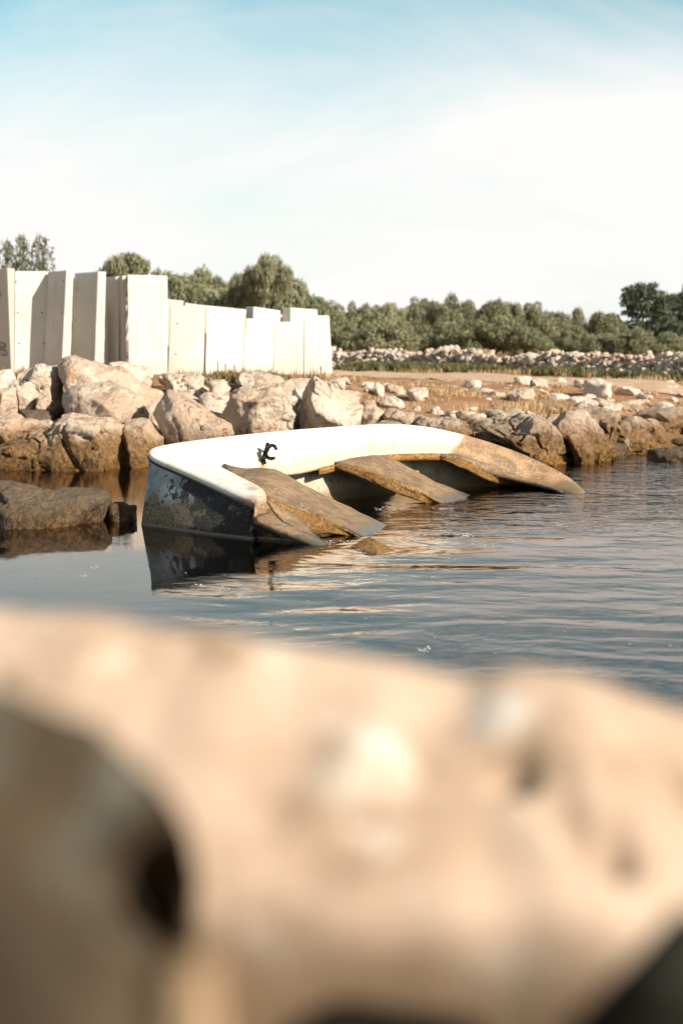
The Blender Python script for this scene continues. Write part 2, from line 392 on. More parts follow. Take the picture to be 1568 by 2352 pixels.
rock('boulder', Z3([(268, 180), (330, 138), (440, 150), (560, 200), (640, 250), (665, 330), (600, 390), (400, 350), (280, 330), (255, 240)]), 18.1, .8, m_rock, 'large smooth pale boulder directly above the huge cracked boulder', .3, 5, .06, 4, .03, cat='boulder')
rock('boulder', Z3([(278, 70), (330, 45), (400, 58), (450, 90), (560, 110), (620, 160), (700, 200), (710, 270), (620, 290), (450, 230), (280, 180), (268, 120)]), 19.2, .8, m_rock, 'topmost pale boulder with orange lichen on its crest under the leaning slabs', .3, 5, .06, 5, .04, cat='boulder')
rock('boulder', Z3([(455, 100), (470, 78), (540, 72), (590, 95), (620, 130), (600, 160), (480, 150)]), 20.4, .4, m_rock_pale, 'small pale rock behind the lichened topmost boulder', .2, 4, .04, 6, .02)
rock('boulder', Z3([(70, 140), (120, 105), (180, 78), (240, 85), (270, 125), (262, 200), (200, 225), (110, 200)]), 19.0, .55, m_rock_pale, 'pale pointed boulder left of the lichened boulder, below the leftmost slabs', .3, 5, .05, 7, .04, cat='boulder')
rock('boulder', Z3([(-50, 200), (0, 188), (70, 185), (100, 240), (85, 290), (-40, 300)]), 18.4, .4, m_rock, 'rounded tan boulder cut by the left edge of the photo', .2, 5, .04, 8, .03, cat='boulder')
rock('boulder', Z3([(60, 165), (100, 185), (150, 208), (158, 275), (100, 280), (70, 230)]), 18.5, .25, m_rock_brown, 'narrow upright brown stone wedged beside the rounded tan boulder', .15, 4, .04, 9, .02)
rock('boulder', Z3([(155, 205), (210, 210), (240, 270), (190, 290), (150, 250)]), 18.3, .25, m_rock, 'small tilted grey stone wedged below the pointed pale boulder', .15, 4, .03, 10, .02)
rock('boulder', Z3([(-40, 130), (0, 112), (40, 110), (60, 150), (30, 185), (-40, 195)]), 19.6, .35, m_rock_pale, 'small pale rock at the left edge under the shaded slab', .15, 4, .04, 11, .02)
rock('boulder', Z3([(80, 275), (150, 280), (220, 285), (235, 310), (200, 330), (90, 310)]), 18.0, .25, m_rock_dark, 'flat grey stone lying in the gap above the left brown boulder', .1, 4, .03, 12, .02)
rock('boulder', Z3([(710, 188), (660, 255), (650, 290), (680, 350), (740, 385), (810, 420), (900, 425), (1080, 385), (1010, 330), (880, 268), (760, 208)]), 17.4, .45, m_rock, 'long wedge shaped boulder sloping down to the right behind the boat', .3, 5, .04, 13, .03, cat='boulder')
rock('boulder', Z3([(690, 125), (800, 108), (880, 128), (905, 180), (860, 215), (800, 215), (715, 190)]), 20.0, .5, m_rock_pale, 'flat topped cracked pale rock above the long wedge boulder', .25, 5, .05, 14, .06)
rock('boulder', Z3([(880, 215), (895, 155), (950, 138), (985, 185), (960, 230)]), 19.6, .3, m_rock_pale, 'small rounded pale rock right of the flat topped cracked rock', .2, 4, .03, 15, .02)
rock('boulder', Z3([(840, 215), (900, 200), (955, 240), (965, 290), (880, 290)]), 19.0, .3, m_rock_pale, 'small low rock between the wedge boulder and the blocky cracked boulder', .2, 4, .03, 16, .03)
rock('boulder', Z3([(985, 195), (1060, 158), (1200, 158), (1255, 190), (1262, 290), (1255, 375), (1160, 385), (1070, 385), (990, 350), (940, 300)]), 17.6, .6, m_rock_brown, 'blocky boulder with deep cracks and a brown foot behind the cleat side of the boat', .3, 6, .07, 17, .09, cat='boulder')
rock('boulder', Z3([(1262, 185), (1330, 125), (1420, 145), (1490, 190), (1540, 260), (1550, 350), (1400, 370), (1260, 370)]), 18.0, .6, m_rock_pale, 'tall near white boulder standing under the last concrete slab', .3, 6, .07, 18, .05, cat='boulder')
rock('boulder', Z3([(1520, 270), (1545, 230), (1600, 225), (1620, 300), (1600, 350), (1530, 350)]), 18.6, .35, m_rock_shore, 'small pale rock touching the right side of the near white boulder', .3, 4, .04, 19, .03)
rock('boulder', Z6([(-260, 330), (-60, 300), (0, 285), (230, 272), (460, 305), (640, 318), (830, 365), (990, 400), (1045, 460), (1040, 690), (900, 712), (500, 740), (100, 752), (-260, 760)]), 11.75, .42, m_rock_dark,
     'low dark veined rock lying in the water at the left edge', .25, 6, .035, 20, .02)
rock('boulder', Z6([(1045, 480), (1100, 452), (1170, 460), (1230, 520), (1330, 530), (1345, 690), (1040, 700)]), 11.85, .2, m_rock_dark, 'small brown rock in the water between the dark veined rock and the transom', .25, 5, .02, 21, .01)
rock('shore_boulder', Z2([(690, 720), (760, 700), (830, 680), (900, 662), (960, 680), (1020, 740), (1080, 820), (1100, 865), (1030, 890), (950, 870), (850, 800), (740, 775)]), 17.5, .55, m_rock_shore, 'dark cracked shore boulder with a white crest behind the sunken bow', .25, 6, .06, 22, .06, cat='boulder')
rock('shore_boulder', Z2([(985, 700), (1060, 658), (1150, 662), (1190, 700), (1225, 760), (1265, 800), (1280, 845), (1200, 880), (1100, 880), (1040, 800)]), 17.9, .5, m_rock_shore, 'white crested shore boulder right of the dark cracked one, brown at its foot', .25, 6, .06, 23, .06, cat='boulder')
rock('shore_boulder', Z2([(1060, 760), (1130, 748), (1180, 800), (1205, 865), (1110, 880), (1085, 830)]), 17.35, .22, m_rock_brown, 'smooth brown stone leaning on the front of the two shore boulders', .25, 5, .02, 24, .01)
rock('shore_boulder', Z2([(1385, 850), (1420, 820), (1480, 800), (1568, 802), (1680, 830), (1690, 870), (1400, 868)]), 17.9, .5, m_rock_dark, 'low dark rock in the sea at the right edge', .25, 5, .04, 25, .03)
rock('shore_boulder', Z2([(400, 690), (430, 668), (600, 695), (650, 740), (640, 790), (500, 790), (420, 760)]), 17.8, .5, m_rock_shore, 'long flat pale shore rock above the crest of the boat', .25, 5, .04, 26, .03)
rock('shore_boulder', Z2([(175, 660), (235, 633), (275, 660), (270, 720), (185, 720)]), 18.2, .3, m_rock_pale, 'pale angular rock right beside the near white boulder', .25, 5, .04, 27, .03)
rock('shore_boulder', Z2([(268, 660), (330, 638), (405, 662), (400, 725), (290, 725)]), 18.0, .35, m_rock_shore, 'flat topped tan block second from the near white boulder', .25, 5, .04, 28, .03)
rock('shore_boulder', Z2([(1195, 690), (1260, 665), (1340, 690), (1360, 760), (1290, 800), (1220, 770)]), 18.9, .4, m_rock_shore, 'rough grey rock on the bank right of the white crested boulder', .25, 5, .06, 29, .05)
rock('shore_boulder', Z2([(1300, 770), (1330, 765), (1345, 800), (1310, 815), (1290, 800)]), 18.6, .18, m_rock_pale, 'small white stone at the foot of the right bank', .1, 4, .02, 30, .01)
rock('shore_boulder', Z2([(1130, 510), (1200, 505), (1260, 525), (1270, 560), (1190, 565), (1130, 550)]), 23.5, .45, m_rock_pale, 'pale rock sitting on the near edge of the gravel path', .2, 4, .04, 31, .03)
rock('shore_boulder', Z2([(228, 530), (250, 518), (280, 550), (285, 600), (240, 600)]), 21.5, .25, m_rock_pale, 'upright pale stone on the earth right of the last slab', .2, 4, .04, 32, .02)
rock('shore_boulder', Z2([(372, 560), (400, 552), (470, 560), (465, 590), (380, 590)]), 21.5, .3, m_rock_pale, 'flat white stone lying on the earth below the path', .2, 4, .03, 33, .02)
# rock under water near the camera side
rock('submerged_rock', [(1330, 1490), (1400, 1440), (1500, 1460), (1640, 1480), (1660, 1600), (1500, 1640), (1340, 1590)], 7.0, .5, rock_mat('weedy_rock', (.20, .20, .13), (.16, .16, .10), (.13, .135, .08), .1, .5),
     'greenish weedy rock just under the water at the right edge', .1, 5, .05, 34, .03)
ob = bpy.data.objects['submerged_rock']; ob.location.z -= .17+max(q.co.z+ob.location.z for q in ob.data.vertices)-.12

# loose stones on the bank: every one its own object
def stone_mesh(i, sub=3, flat=.6):
    rr = random.Random(i*7+3); pl = [(Vector((rr.gauss(0, 1), rr.gauss(0, 1), rr.gauss(0, 1))).normalized(), rr.uniform(.55, .9)) for _ in range(12)]
    vs, fs = ICO[sub]; o = Vector((i*9.3, 0, 0)); res = []
    for n in vs:
        k = 1
        for d, dist in pl:
            t = n.dot(d)
            if t > 1e-3: k = min(k, dist/t)
        p = n*k; p += n*(.10*noise.fractal(n*2.0+o, 1, 2, 4)); p.z *= flat; res.append(p)
    return res, fs
stone_me = {}
for mname, mm in (('pale', m_stone), ('shore', m_rock_shore), ('dark', m_rock_dark)):
    stone_me[mname] = [meshdata('loose_stone', *stone_mesh(i), mm, smooth=False) for i in range(7)]
def place_stone(x, y, s, mname, label, group, name='loose_stone', dz=0):
    me = random.choice(stone_me[mname]); o = link(name, me, None, (x, y, ground(x, y)+s*.18+dz), label, 'stone', group)
    o.rotation_euler = (random.uniform(-.3, .3), random.uniform(-.3, .3), random.uniform(0, 6.28)); o.scale = (s*random.uniform(.8, 1.4), s*random.uniform(.7, 1.1), s*random.uniform(.7, 1.2))
    return o
def inview(x, y, z=.5, m=40):
    d = y; return abs(x/d) < .24+m/FPX
cnt = 0
while cnt < 185:      # jagged rocks along the water's edge
    x = random.uniform(-.2, 5.2); y = shore(x)+random.uniform(-.15, 2.6)**1.0
    if not inview(x, y): continue
    s = random.choice([.10, .13, .17, .22, .32])*random.uniform(.85, 1.2)*(1.15 if y-shore(x) < 1.2 else .8); g = y-shore(x)
    place_stone(x, y, s, 'shore' if g > .25 else random.choice(['shore', 'dark']), 'jagged brown and grey rock packed along the right waterline', 'jagged rocks packed along the right waterline', 'shore_rock', dz=-.03); cnt += 1
cnt = 0
while cnt < 110:
    x = random.uniform(-.3, 7); y = shore(x)+random.triangular(1.6, 9, 2.4)
    if not inview(x, y) or y > 27: continue
    place_stone(x, y, random.choice([.07, .09, .12, .16, .2])*random.uniform(.7, 1.2), 'pale', 'small pale stone strewn on the orange earth bank', 'pale stones strewn on the earth bank', dz=-.01); cnt += 1
cnt = 0
while cnt < 70:
    x = random.uniform(-5.2, .2); y = random.uniform(18.0, 21.2)
    if not inview(x, y): continue
    place_stone(x, y, random.uniform(.12, .36), 'pale', 'pale stone filling the gaps among the left boulders', 'pale stones filling gaps among the left boulders', dz=.04); cnt += 1

# dry stone wall (its stones are its surface)
wl = crv([(-9, 43, 0), (-.6, 38.2, 0), (2.2, 35.6, 0), (4.5, 32.6, 0), (7.2, 29.3, 0), (10, 27.5, 0), (16, 24.5, 0)], 400)
V, F = [], []; base = Vector((3, 34, .7))
sm_lib = [stone_mesh(50+i, 2, .75) for i in range(8)]
for k in range(4600):
    i = random.randrange(60, 345); p = wl[i]+ (wl[i+1]-wl[i])*random.random(); t = (wl[i+1]-wl[i]).normalized(); nn = Vector((-t.y, t.x, 0))
    top = .50+.20*noise.noise(Vector((p.x*.9, p.y*.9, 0))); hgt = random.random()**.8*top; half = .48*(1-hgt/(top+.35))
    u = random.choice([-1, -1, -1, 1, 0])*half+random.uniform(-.1, .1); q = p+nn*u
    s = random.choice([.035, .045, .055, .07, .085, .11])*random.uniform(.8, 1.2); vs, fs = sm_lib[k % 8]; rot = Matrix.Rotation(random.uniform(0, 6.28), 3, 'Z') @ Matrix.Rotation(random.uniform(-.6, .6), 3, 'X')
    b0 = len(V); zz = ground(q.x, q.y)+hgt
    for n in vs: r_ = rot @ (n*s); V.append(Vector((q.x+r_.x, q.y+r_.y, zz+r_.z)))
    F += [tuple(a_+b0 for a_ in ff) for ff in fs]
tag(mobj('stone_wall', V, F, m_stone, loc=base, smooth=False), 'long low dry stone wall of tumbled pale stones beyond the path', 'stone wall')

# ------------------------------------------------------------------ concrete slabs
def Q1(x, y): return (x*.5037, 514+y*.5037)
def slab(tl, tr, br, bl, Yl, Yr, ext, label, mat=None, holes=(), bot=.3, name='concrete_slab'):
    """front face traced as four corners, then carried back by ext to its true thickness or length"""
    a_, b_, c_, d_ = P(*Q1(*tl), Yl), P(*Q1(*tr), Yr), P(*Q1(*br), Yr), P(*Q1(*bl), Yl)
    # carry the foot into the ground
    c_ = b_+(c_-b_)*((b_.z-bot)/(b_.z-c_.z)); d_ = a_+(d_-a_)*((a_.z-bot)/(a_.z-d_.z))
    e = Vector(ext); vs = [a_, b_, c_, d_, a_+e, b_+e, c_+e, d_+e]
    fs = [(0, 3, 2, 1), (4, 5, 6, 7), (0, 1, 5, 4), (1, 2, 6, 5), (2, 3, 7, 6), (3, 0, 4, 7)]
    root = empty(name, (a_+b_)/2*1.0, label, 'concrete slab', 'tall cast concrete slabs standing in a stepped row'); root.location.z = bot; root['kind'] = 'thing'
    o = bevel(mobj('panel', vs, fs, mat or m_conc, root, False), .012, 2)
    for (hx, hy, hY) in holes:
        c = P(*Q1(hx, hy), hY); rr = .018; n0 = 8; hv = []
        side = e.normalized(); ax = (b_-a_).normalized()
        on_side = abs(ext[0]) > .4
        if on_side: u = side
        else: u = ax
        nrm = u.cross((d_-a_).normalized()).normalized()
        if nrm.y > 0: nrm = -nrm
        # lie on the true face
        p0 = a_
        tt = (p0-Vector((0, 0, CAM_Z))).dot(nrm)/((c-Vector((0, 0, CAM_Z))).dot(nrm)); c = Vector((0, 0, CAM_Z))+(c-Vector((0, 0, CAM_Z)))*tt
        for j in range(n0):
            t = 6.283*j/n0; hv.append(c+u*rr*math.cos(t)+Vector((0, 0, rr*math.sin(t)))+nrm*.004)
        for j in range(n0): hv.append(hv[j]-nrm*.02)
        hf = [tuple(range(n0))]+[(j, (j+1) % n0, n0+(j+1) % n0, n0+j) for j in range(n0)]
        mobj('tie_hole', hv, hf, m_hole, root, False)
    return root
KS = 1.37
s0 = slab((34, 203), (68, 203), (66, 640), (52, 640), 21.7*KS, 21.72*KS, (-.62, .60, 0), 'end-on slab at the left edge with a shaded side and a faded scrawl', m_conc_old)
def sface(x, y, A0, e):
    n_ = e.cross(Vector((0, 0, 1))).normalized(); n_ = -n_ if n_.y > 0 else n_
    o_ = Vector((0, 0, CAM_Z)); r_ = P(*Q1(x, y), 22)-o_; return o_+r_*((A0-o_).dot(n_)/r_.dot(n_)), n_
A0, A1 = P(*Q1(34, 203), 21.7*KS), P(*Q1(52, 640), 21.7*KS); E0 = Vector((-.62, .60, 0))
NS = (A1-A0).cross(E0).normalized(); NS = -NS if NS.y > 0 else NS
def gface(x, y):
    o_ = Vector((0, 0, CAM_Z)); r_ = P(*Q1(x, y), 22)-o_; return o_+r_*((A0-o_).dot(NS)/r_.dot(NS))+NS*.004
GV, GF = [], []
for st in ([(-20, 545), (5, 540), (28, 548), (30, 560), (8, 562), (-10, 560)], [(-15, 575), (10, 572), (32, 580), (34, 598), (10, 600)], [(4, 540), (6, 600)], [(22, 545), (20, 600)], [(-6, 310), (6, 318), (4, 335)]):
    for p, q in zip(st, st[1:]):
        a_, b_ = gface(*p), gface(*q); d = (b_-a_).normalized(); u = d.cross(NS).normalized()*.018; k = len(GV)
        GV += [a_-u, b_-u, b_+u, a_+u]; GF.append((k, k+1, k+2, k+3))
mobj('scrawl', GV, GF, m_graf, s0, False)
T = (.02, .2, 0)
slab((69, 216), (222, 216), (205, 640), (67, 640), 22.0*KS, 22.1*KS, T, 'broad sunlit slab right beside the scrawled slab', holes=[(75, 265, 22*KS), (82, 405, 22*KS), (88, 545, 22*KS), (193, 405, 22.1*KS), (200, 545, 22.1*KS)])
slab((303, 212), (337, 212), (322, 650), (282, 650), 21.6*KS, 21.62*KS, (-.50, .62, 0), 'end-on slab with a long shaded side right of the broad left slab', m_conc, holes=[(290, 262, 22.0), (285, 405, 22.0), (270, 548, 22.0)])
slab((337, 252), (450, 252), (450, 640), (325, 640), 22.25*KS, 22.3*KS, T, 'partly hidden slab in the gap left of the second end-on slab', m_conc)
slab((447, 218), (485, 218), (474, 645), (432, 645), 21.7*KS, 21.72*KS, (-.60, .66, 0), 'second end-on slab with a long shaded side', m_conc, holes=[(353, 295, 22.5), (347, 437, 22.5), (343, 575, 22.5)])
slab((484, 254), (522, 256), (520, 640), (478, 640), 22.2*KS, 22.2*KS, T, 'narrow slab set back right of the second end-on slab')
slab((527, 240), (548, 240), (545, 640), (530, 640), 21.95*KS, 21.96*KS, (-.32, .5, 0), 'thin slab edge left of the tallest broad slab', m_conc_old)
slab((558, 236), (576, 236), (577, 645), (562, 645), 21.8*KS, 21.81*KS, (-.2, .5, 0), 'thin slab edge touching the tallest broad slab', m_conc_old)
slab((582, 232), (760, 236), (760, 690), (588, 690), 21.5*KS, 21.6*KS, (-.03, .4, 0), 'tallest broad white slab in the middle of the row')
slab((745, 341), (828, 350), (826, 600), (745, 600), 23.2*KS, 23.2*KS, T, 'short stub of a slab rising behind the dark gap right of the tallest slab')
slab((778, 374), (939, 372), (930, 700), (766, 690), 22.2*KS, 22.25*KS, (-.02, .16, 0), 'low broad slab first to the right of the tallest slab', holes=[(808, 455, 23), (802, 595, 23)])
slab((843, 360), (948, 374), (940, 640), (843, 640), 23.1*KS, 23.1*KS, T, 'upper back slab showing over the first low broad slab')
slab((946, 373), (1123, 391), (1100, 705), (936, 700), 22.22*KS, 22.6*KS, (-.02, .18, 0), 'low broad slab with a dark left joint, second right of the tallest slab', holes=[(980, 420, 23)])
slab((1157, 378), (1279, 396), (1275, 640), (1150, 640), 23.0*KS, 23.4*KS, (-.19, .16, 0), 'back slab with a stepped top rising over the middle of the low slabs')
slab((1122, 432), (1249, 432), (1246, 710), (1101, 705), 22.6*KS, 22.75*KS, (-.02, .18, 0), 'low slab third right of the tallest slab')
slab((1325, 382), (1448, 391), (1448, 640), (1325, 640), 23.3*KS, 23.6*KS, (-.19, .16, 0), 'back slab rising above the right end of the row')
slab((1250, 448), (1384, 447), (1382, 710), (1248, 710), 22.76*KS, 22.85*KS, (-.02, .18, 0), 'lowest topped slab second from the right end')
slab((1387, 418), (1500, 418), (1518, 715), (1385, 710), 22.85*KS, 22.95*KS, (-.02, .3, 0), 'last slab at the right end with a slanting right edge')
slab((1245, 415), (1310, 415), (1310, 640), (1245, 640), 23.7*KS, 23.7*KS, T, 'small slab piece between the two stepped back slabs')

for (zx, z0, z1, lb) in ((993, 628, 668, 'short rusty rod by the second low slab, leftmost of three'), (1028, 638, 705, 'longest rusty rod at the foot of the low slabs'), (1068, 642, 680, 'rusty rod right of the longest one at the slab feet'), (1462, 650, 680, 'lone rusty rod at the foot of the last slab')):
    a_, b_ = P(*Q1(zx, z0), 29.6), P(*Q1(zx+1, z1), 29.6); b_.z = .5; v, f = [], []
    for i, p in enumerate((a_, a_.lerp(b_, .5)+Vector((.006, 0, 0)), b_)):
        for k in range(6): v.append(p+Vector((.014*math.cos(k*1.047), .014*math.sin(k*1.047), 0)))
    f = [(i*6+k, i*6+(k+1) % 6, (i+1)*6+(k+1) % 6, (i+1)*6+k) for i in range(2) for k in range(6)]+[tuple(range(6))]
    tag(mobj('metal_rod', v, f, m_rust, loc=b_), lb, 'rod', 'rusty rods at the slab feet')

# ------------------------------------------------------------------ boat wreck
a = M('white_gelcoat')
n_ = a.noise(5, 6, .65); nf = a.noise(45, 4, .7); nb = a.noise(2.4, 4, .6)
thr = a.math('ADD', .30, a.math('MULTIPLY', a.ramp(a.x, .9, 1.6), .42)); thr = a.math('ADD', thr, a.math('MULTIPLY', a.ramp(a.x, -.4, -.9), -.02))
zz = a.math('SUBTRACT', a.math('ADD', a.z, a.math('MULTIPLY_ADD', n_, .16, -.08)), thr)
white = a.mix(a.ramp(nb, .35, .7, 0, .6), (.66, .64, .585), (.56, .52, .45))
drip = a.noise(6, 4, .6, stretch=(1, 1, .15)); white = a.mix(a.math('MULTIPLY', a.ramp(drip, .60, .72, 0, .5), a.ramp(a.z, .62, .45)), white, (.50, .36, .22))
tan_ = a.mix(a.ramp(n_, .38, .62), (.36, .22, .12), (.18, .11, .06)); tan_ = a.mix(a.ramp(nf, .54, .68), tan_, (.50, .40, .29)); tan_ = a.mix(a.ramp(a.noise(60, 3), .62, .7), tan_, (.08, .06, .04))
at = a.n('ShaderNodeAttribute'); at.attribute_name = 'inset'
ins = a.math('ADD', at.outputs['Fac'], a.math('MULTIPLY_ADD', n_, .9, -.45)); ins = a.math('MULTIPLY', a.ramp(ins, .42, .82), a.ramp(a.x, -1.05, -.6))
c = a.mix(a.math('MULTIPLY', ins, .85), white, a.mix(a.ramp(nf, .4, .6), (.60, .45, .30), (.38, .27, .17)))
def smear(px, r, f_, col, c):
    d_ = a.n('ShaderNodeVectorMath', operation='SUBTRACT'); a.l(a.pos, d_.inputs[0]); d_.inputs[1].default_value = px
    e_ = a.n('ShaderNodeVectorMath', operation='MULTIPLY'); a.l(d_.outputs[0], e_.inputs[0]); e_.inputs[1].default_value = (1/r[0], 1/r[1], 1/r[2])
    l_ = a.n('ShaderNodeVectorMath', operation='LENGTH'); a.l(e_.outputs[0], l_.inputs[0])
    return a.mix(a.math('MULTIPLY', a.ramp(a.math('ADD', l_.outputs['Value'], a.math('MULTIPLY_ADD', nf, 1.0, -.5)), .3, 1, 1, 0), f_), c, col)
c = smear(P(603, 1070, 12.3), (.035, .2, .06), .8, (.42, .20, .07), c)
c = smear(P(905, 1015, 13.9), (.03, .3, .13), .45, (.36, .26, .16), c); c = smear(P(850, 1025, 13.6), (.05, .3, .10), .4, (.40, .28, .18), c)
c = smear(P(455, 1085, 11.4), (.03, .05, .015), .9, (.16, .15, .10), c); c = smear(P(580, 1122, 10.9), (.07, .1, .025), .7, (.30, .26, .20), c)
c = a.mix(a.ramp(zz, -.02, .055, 1, 0), c, tan_)
c = a.mix(a.ramp(a.noise(33, 3, .6), .64, .69, 0, .8), c, (.20, .14, .09)); c = a.mix(a.ramp(a.noise(7, 7, .8), .63, .68, 0, .8), c, (.32, .22, .13))
c = a.mix(a.ramp(a.z, .02, .12, .8, 0), c, (.17, .12, .07))
m_gel = a.fin(c, a.ramp(zz, -.02, .06, .8, .45), a.bump(a.noise(30, 6, .7), .35, .012))

a = M('weathered_fibreglass')
n_ = a.noise(4, 6, .65); nf = a.noise(40, 5, .75); st = a.noise(16, 4, .6, stretch=(.6, 2.2, 1))
c = a.mix(a.ramp(n_, .35, .65), (.28, .18, .10), (.165, .105, .06)); c = a.mix(a.ramp(st, .45, .62, 0, .7), c, (.10, .07, .045)); c = a.mix(a.ramp(a.noise(9, 7, .75), .54, .60, 0, .7), c, (.09, .065, .045)); c = a.mix(a.ramp(nf, .56, .68), c, (.42, .32, .22))
c = a.mix(a.ramp(a.math('ADD', a.z, a.math('MULTIPLY_ADD', n_, .08, -.04)), .01, .08, 1, 0), c, a.mix(n_, (.05, .045, .035), (.12, .12, .11)))
m_glass = a.fin(c, a.ramp(a.z, .01, .10, .28, .85), a.bump(a.noise(60, 6, .7), .4, .008))
a = M('algae_edge')
n_ = a.noise(7, 6, .7); nf = a.noise(38, 5, .75)
c = a.mix(a.ramp(n_, .35, .6), (.40, .215, .06), (.26, .125, .03)); c = a.mix(a.ramp(nf, .45, .6), c, (.12, .07, .03)); c = a.mix(a.ramp(a.noise(50, 3), .63, .70), c, (.50, .36, .20))
m_algae = a.fin(c, .7, a.bump(a.noise(45, 6, .75), .9, .025))
a = M('flaking_blue_paint')
n_ = a.noise(4.5, 7, .68); n2 = a.noise(9, 6, .7); nf = a.noise(45, 5, .75)
fl = a.math('ADD', a.z, a.math('MULTIPLY_ADD', n_, .42, -.21)); tilt = a.math('MULTIPLY_ADD', a.x, .27, .43)        # top edge height falls along the panel
d = a.math('SUBTRACT', tilt, a.z)
blue = a.mix(a.ramp(n_, .4, .6), (.40, .46, .50), (.74, .77, .79))
dk = a.mix(a.ramp(nf, .45, .6), (.012, .014, .022), (.05, .055, .075))
c = a.mix(a.ramp(a.math('ADD', n2, a.ramp(a.x, -1.5, -1.0, -.14, .15)), .46, .49), blue, dk)
low = a.mix(a.ramp(nf, .42, .6), (.42, .33, .20), (.16, .13, .085)); low = a.mix(a.ramp(a.noise(26, 5, .8), .60, .66), low, (.50, .44, .34)); low = a.mix(a.ramp(a.math('ADD', n2, a.ramp(a.x, -1.3, -1.0, -.06, .12)), .50, .56), low, (.03, .028, .025))
c = a.mix(a.ramp(fl, .16, .28, 1, 0), c, low)
c = a.mix(a.ramp(a.noise(8, 6, .7), .63, .67), c, (.25, .10, .03)); c = a.mix(a.ramp(a.noise(14, 7, .8), .60, .63), c, (.015, .014, .013))
c = a.mix(a.ramp(a.noise(80, 3, .6), .66, .70), c, (.62, .58, .5))
c = a.mix(a.ramp(a.math('ADD', a.z, a.math('MULTIPLY', nf, .02)), .022, .034, .75, 0), c, (.42, .40, .33))
m_hull = a.fin(c, .5, a.bump(a.math('ADD', a.noise(40, 6, .75), a.math('MULTIPLY', n2, 1.8)), 1.0, .05))
a = M('hull_inside')
n_ = a.noise(4, 6, .65); nf = a.noise(30, 5, .7)
c = a.mix(a.ramp(n_, .35, .65), (.42, .36, .27), (.26, .20, .13)); c = a.mix(a.ramp(nf, .55, .7), c, (.14, .10, .06)); c = a.mix(a.ramp(a.z, .02, .14, 1, 0), c, (.20, .14, .07))
m_inner = a.fin(c, .7, a.bump(nf, .5, .02))

boat = empty('boat_wreck', W(700, 1200), 'half sunken white boat with flaking blue transom lying on its side in the water', 'boat')
O = [(583, 1190, 10.60), (584, 1172, 10.63), (577, 1155, 10.72), (530, 1131, 10.90), (480, 1107, 11.10), (410, 1075, 11.38), (362, 1054, 11.58), (345, 1040, 11.68), (352, 1029, 11.78), (385, 1021, 11.92), (450, 1011, 12.15), (560, 998, 12.5), (640, 990, 12.83), (700, 985, 13.1), (800, 978, 13.55), (870, 974, 13.85), (930, 975, 14.1), (1000, 984, 14.35), (1080, 1003, 14.6), (1150, 1025, 14.72), (1220, 1052, 14.7), (1290, 1087, 14.5), (1325, 1112, 14.25), (1344, 1133, 14.0), (1352, 1150, 13.8)]
I = [(611, 1186, 10.76), (613, 1152, 10.80), (609, 1130, 10.88), (598, 1118, 10.98), (575, 1105, 11.2), (545, 1090, 11.5), (524, 1079, 11.75), (510, 1072, 11.9), (506, 1069, 11.94), (512, 1071, 11.95), (538, 1079, 11.98), (590, 1085, 12.2), (640, 1086, 12.45), (695, 1080, 12.75), (770, 1062, 13.2), (840, 1046, 13.5), (900, 1040, 13.75), (960, 1038, 13.95), (1020, 1039, 14.1), (1075, 1050, 14.2), (1135, 1072, 14.3), (1205, 1098, 14.35), (1265, 1121, 14.2), (1320, 1139, 13.8), (1345, 1150, 13.7)]
mI = 6
Oc = crv_i([P(*p) for p in O], mI); Ic = crv_i([P(*p) for p in I], mI)
rows = []
prof = [(-.02, 0, -.045), (-.012, 0, -.01), (0, 0, 0), (.05, 0, .012), (.35, 0, .022), (.7, 0, .014), (.95, 0, .004), (1.0, 0, -.008), (1.0, 0, -.028)]
for t, _, dz in prof:
    rows.append([o_.lerp(i_, t)+Vector((0, 0, dz)) for o_, i_ in zip(Oc, Ic)])
v, f = loft(rows); f = [tuple(reversed(q)) for q in f]
deck = mobj('side_deck', v, f, m_gel, boat)
at_ = deck.data.attributes.new('inset', 'FLOAT', 'POINT'); at_.data.foreach_set('value', [max(0, t) for t, _, _ in prof for _k in Oc]); solidify(deck, .018, -1)
# coaming lip under the inner edge
ci = [(i_+Vector((0, -.012, -.035))) for i_ in Ic[14*mI-3:21*mI]]
cr_ = [[p+Vector((0, .03, .018)) for p in ci], [p+Vector((0, -.015, .012)) for p in ci], [p+Vector((0, -.02, -.035)) for p in ci], [p+Vector((0, .035, -.05)) for p in ci]]
v, f = loft(cr_); solidify(mobj('coaming', v, f, m_algae, boat), .012, 0)
# transom (outer skin of the near-left end): from deck edge to below water
tt = Oc[2*mI-2:8*mI+1]
foot = crv([W(586, 1238), W(530, 1232), W(480, 1226), W(415, 1217), W(362, 1209), W(331, 1205)], len(tt))
v, f = [], []
rows = []
for k in range(11):
    u = k/10
    rows.append([(p+Vector((.012, .03, -.03))).lerp(q, u)+Vector((0, 0, 0)) for p, q in zip(tt, foot)])
rows.append([q+Vector((.03, .04, -.12)) for q in foot]); rows.append([q+Vector((.15, .2, -.4)) for q in foot])
v, f = loft(rows); tr_ = mobj('transom', v, f, m_hull, boat); solidify(tr_, .03, 1)
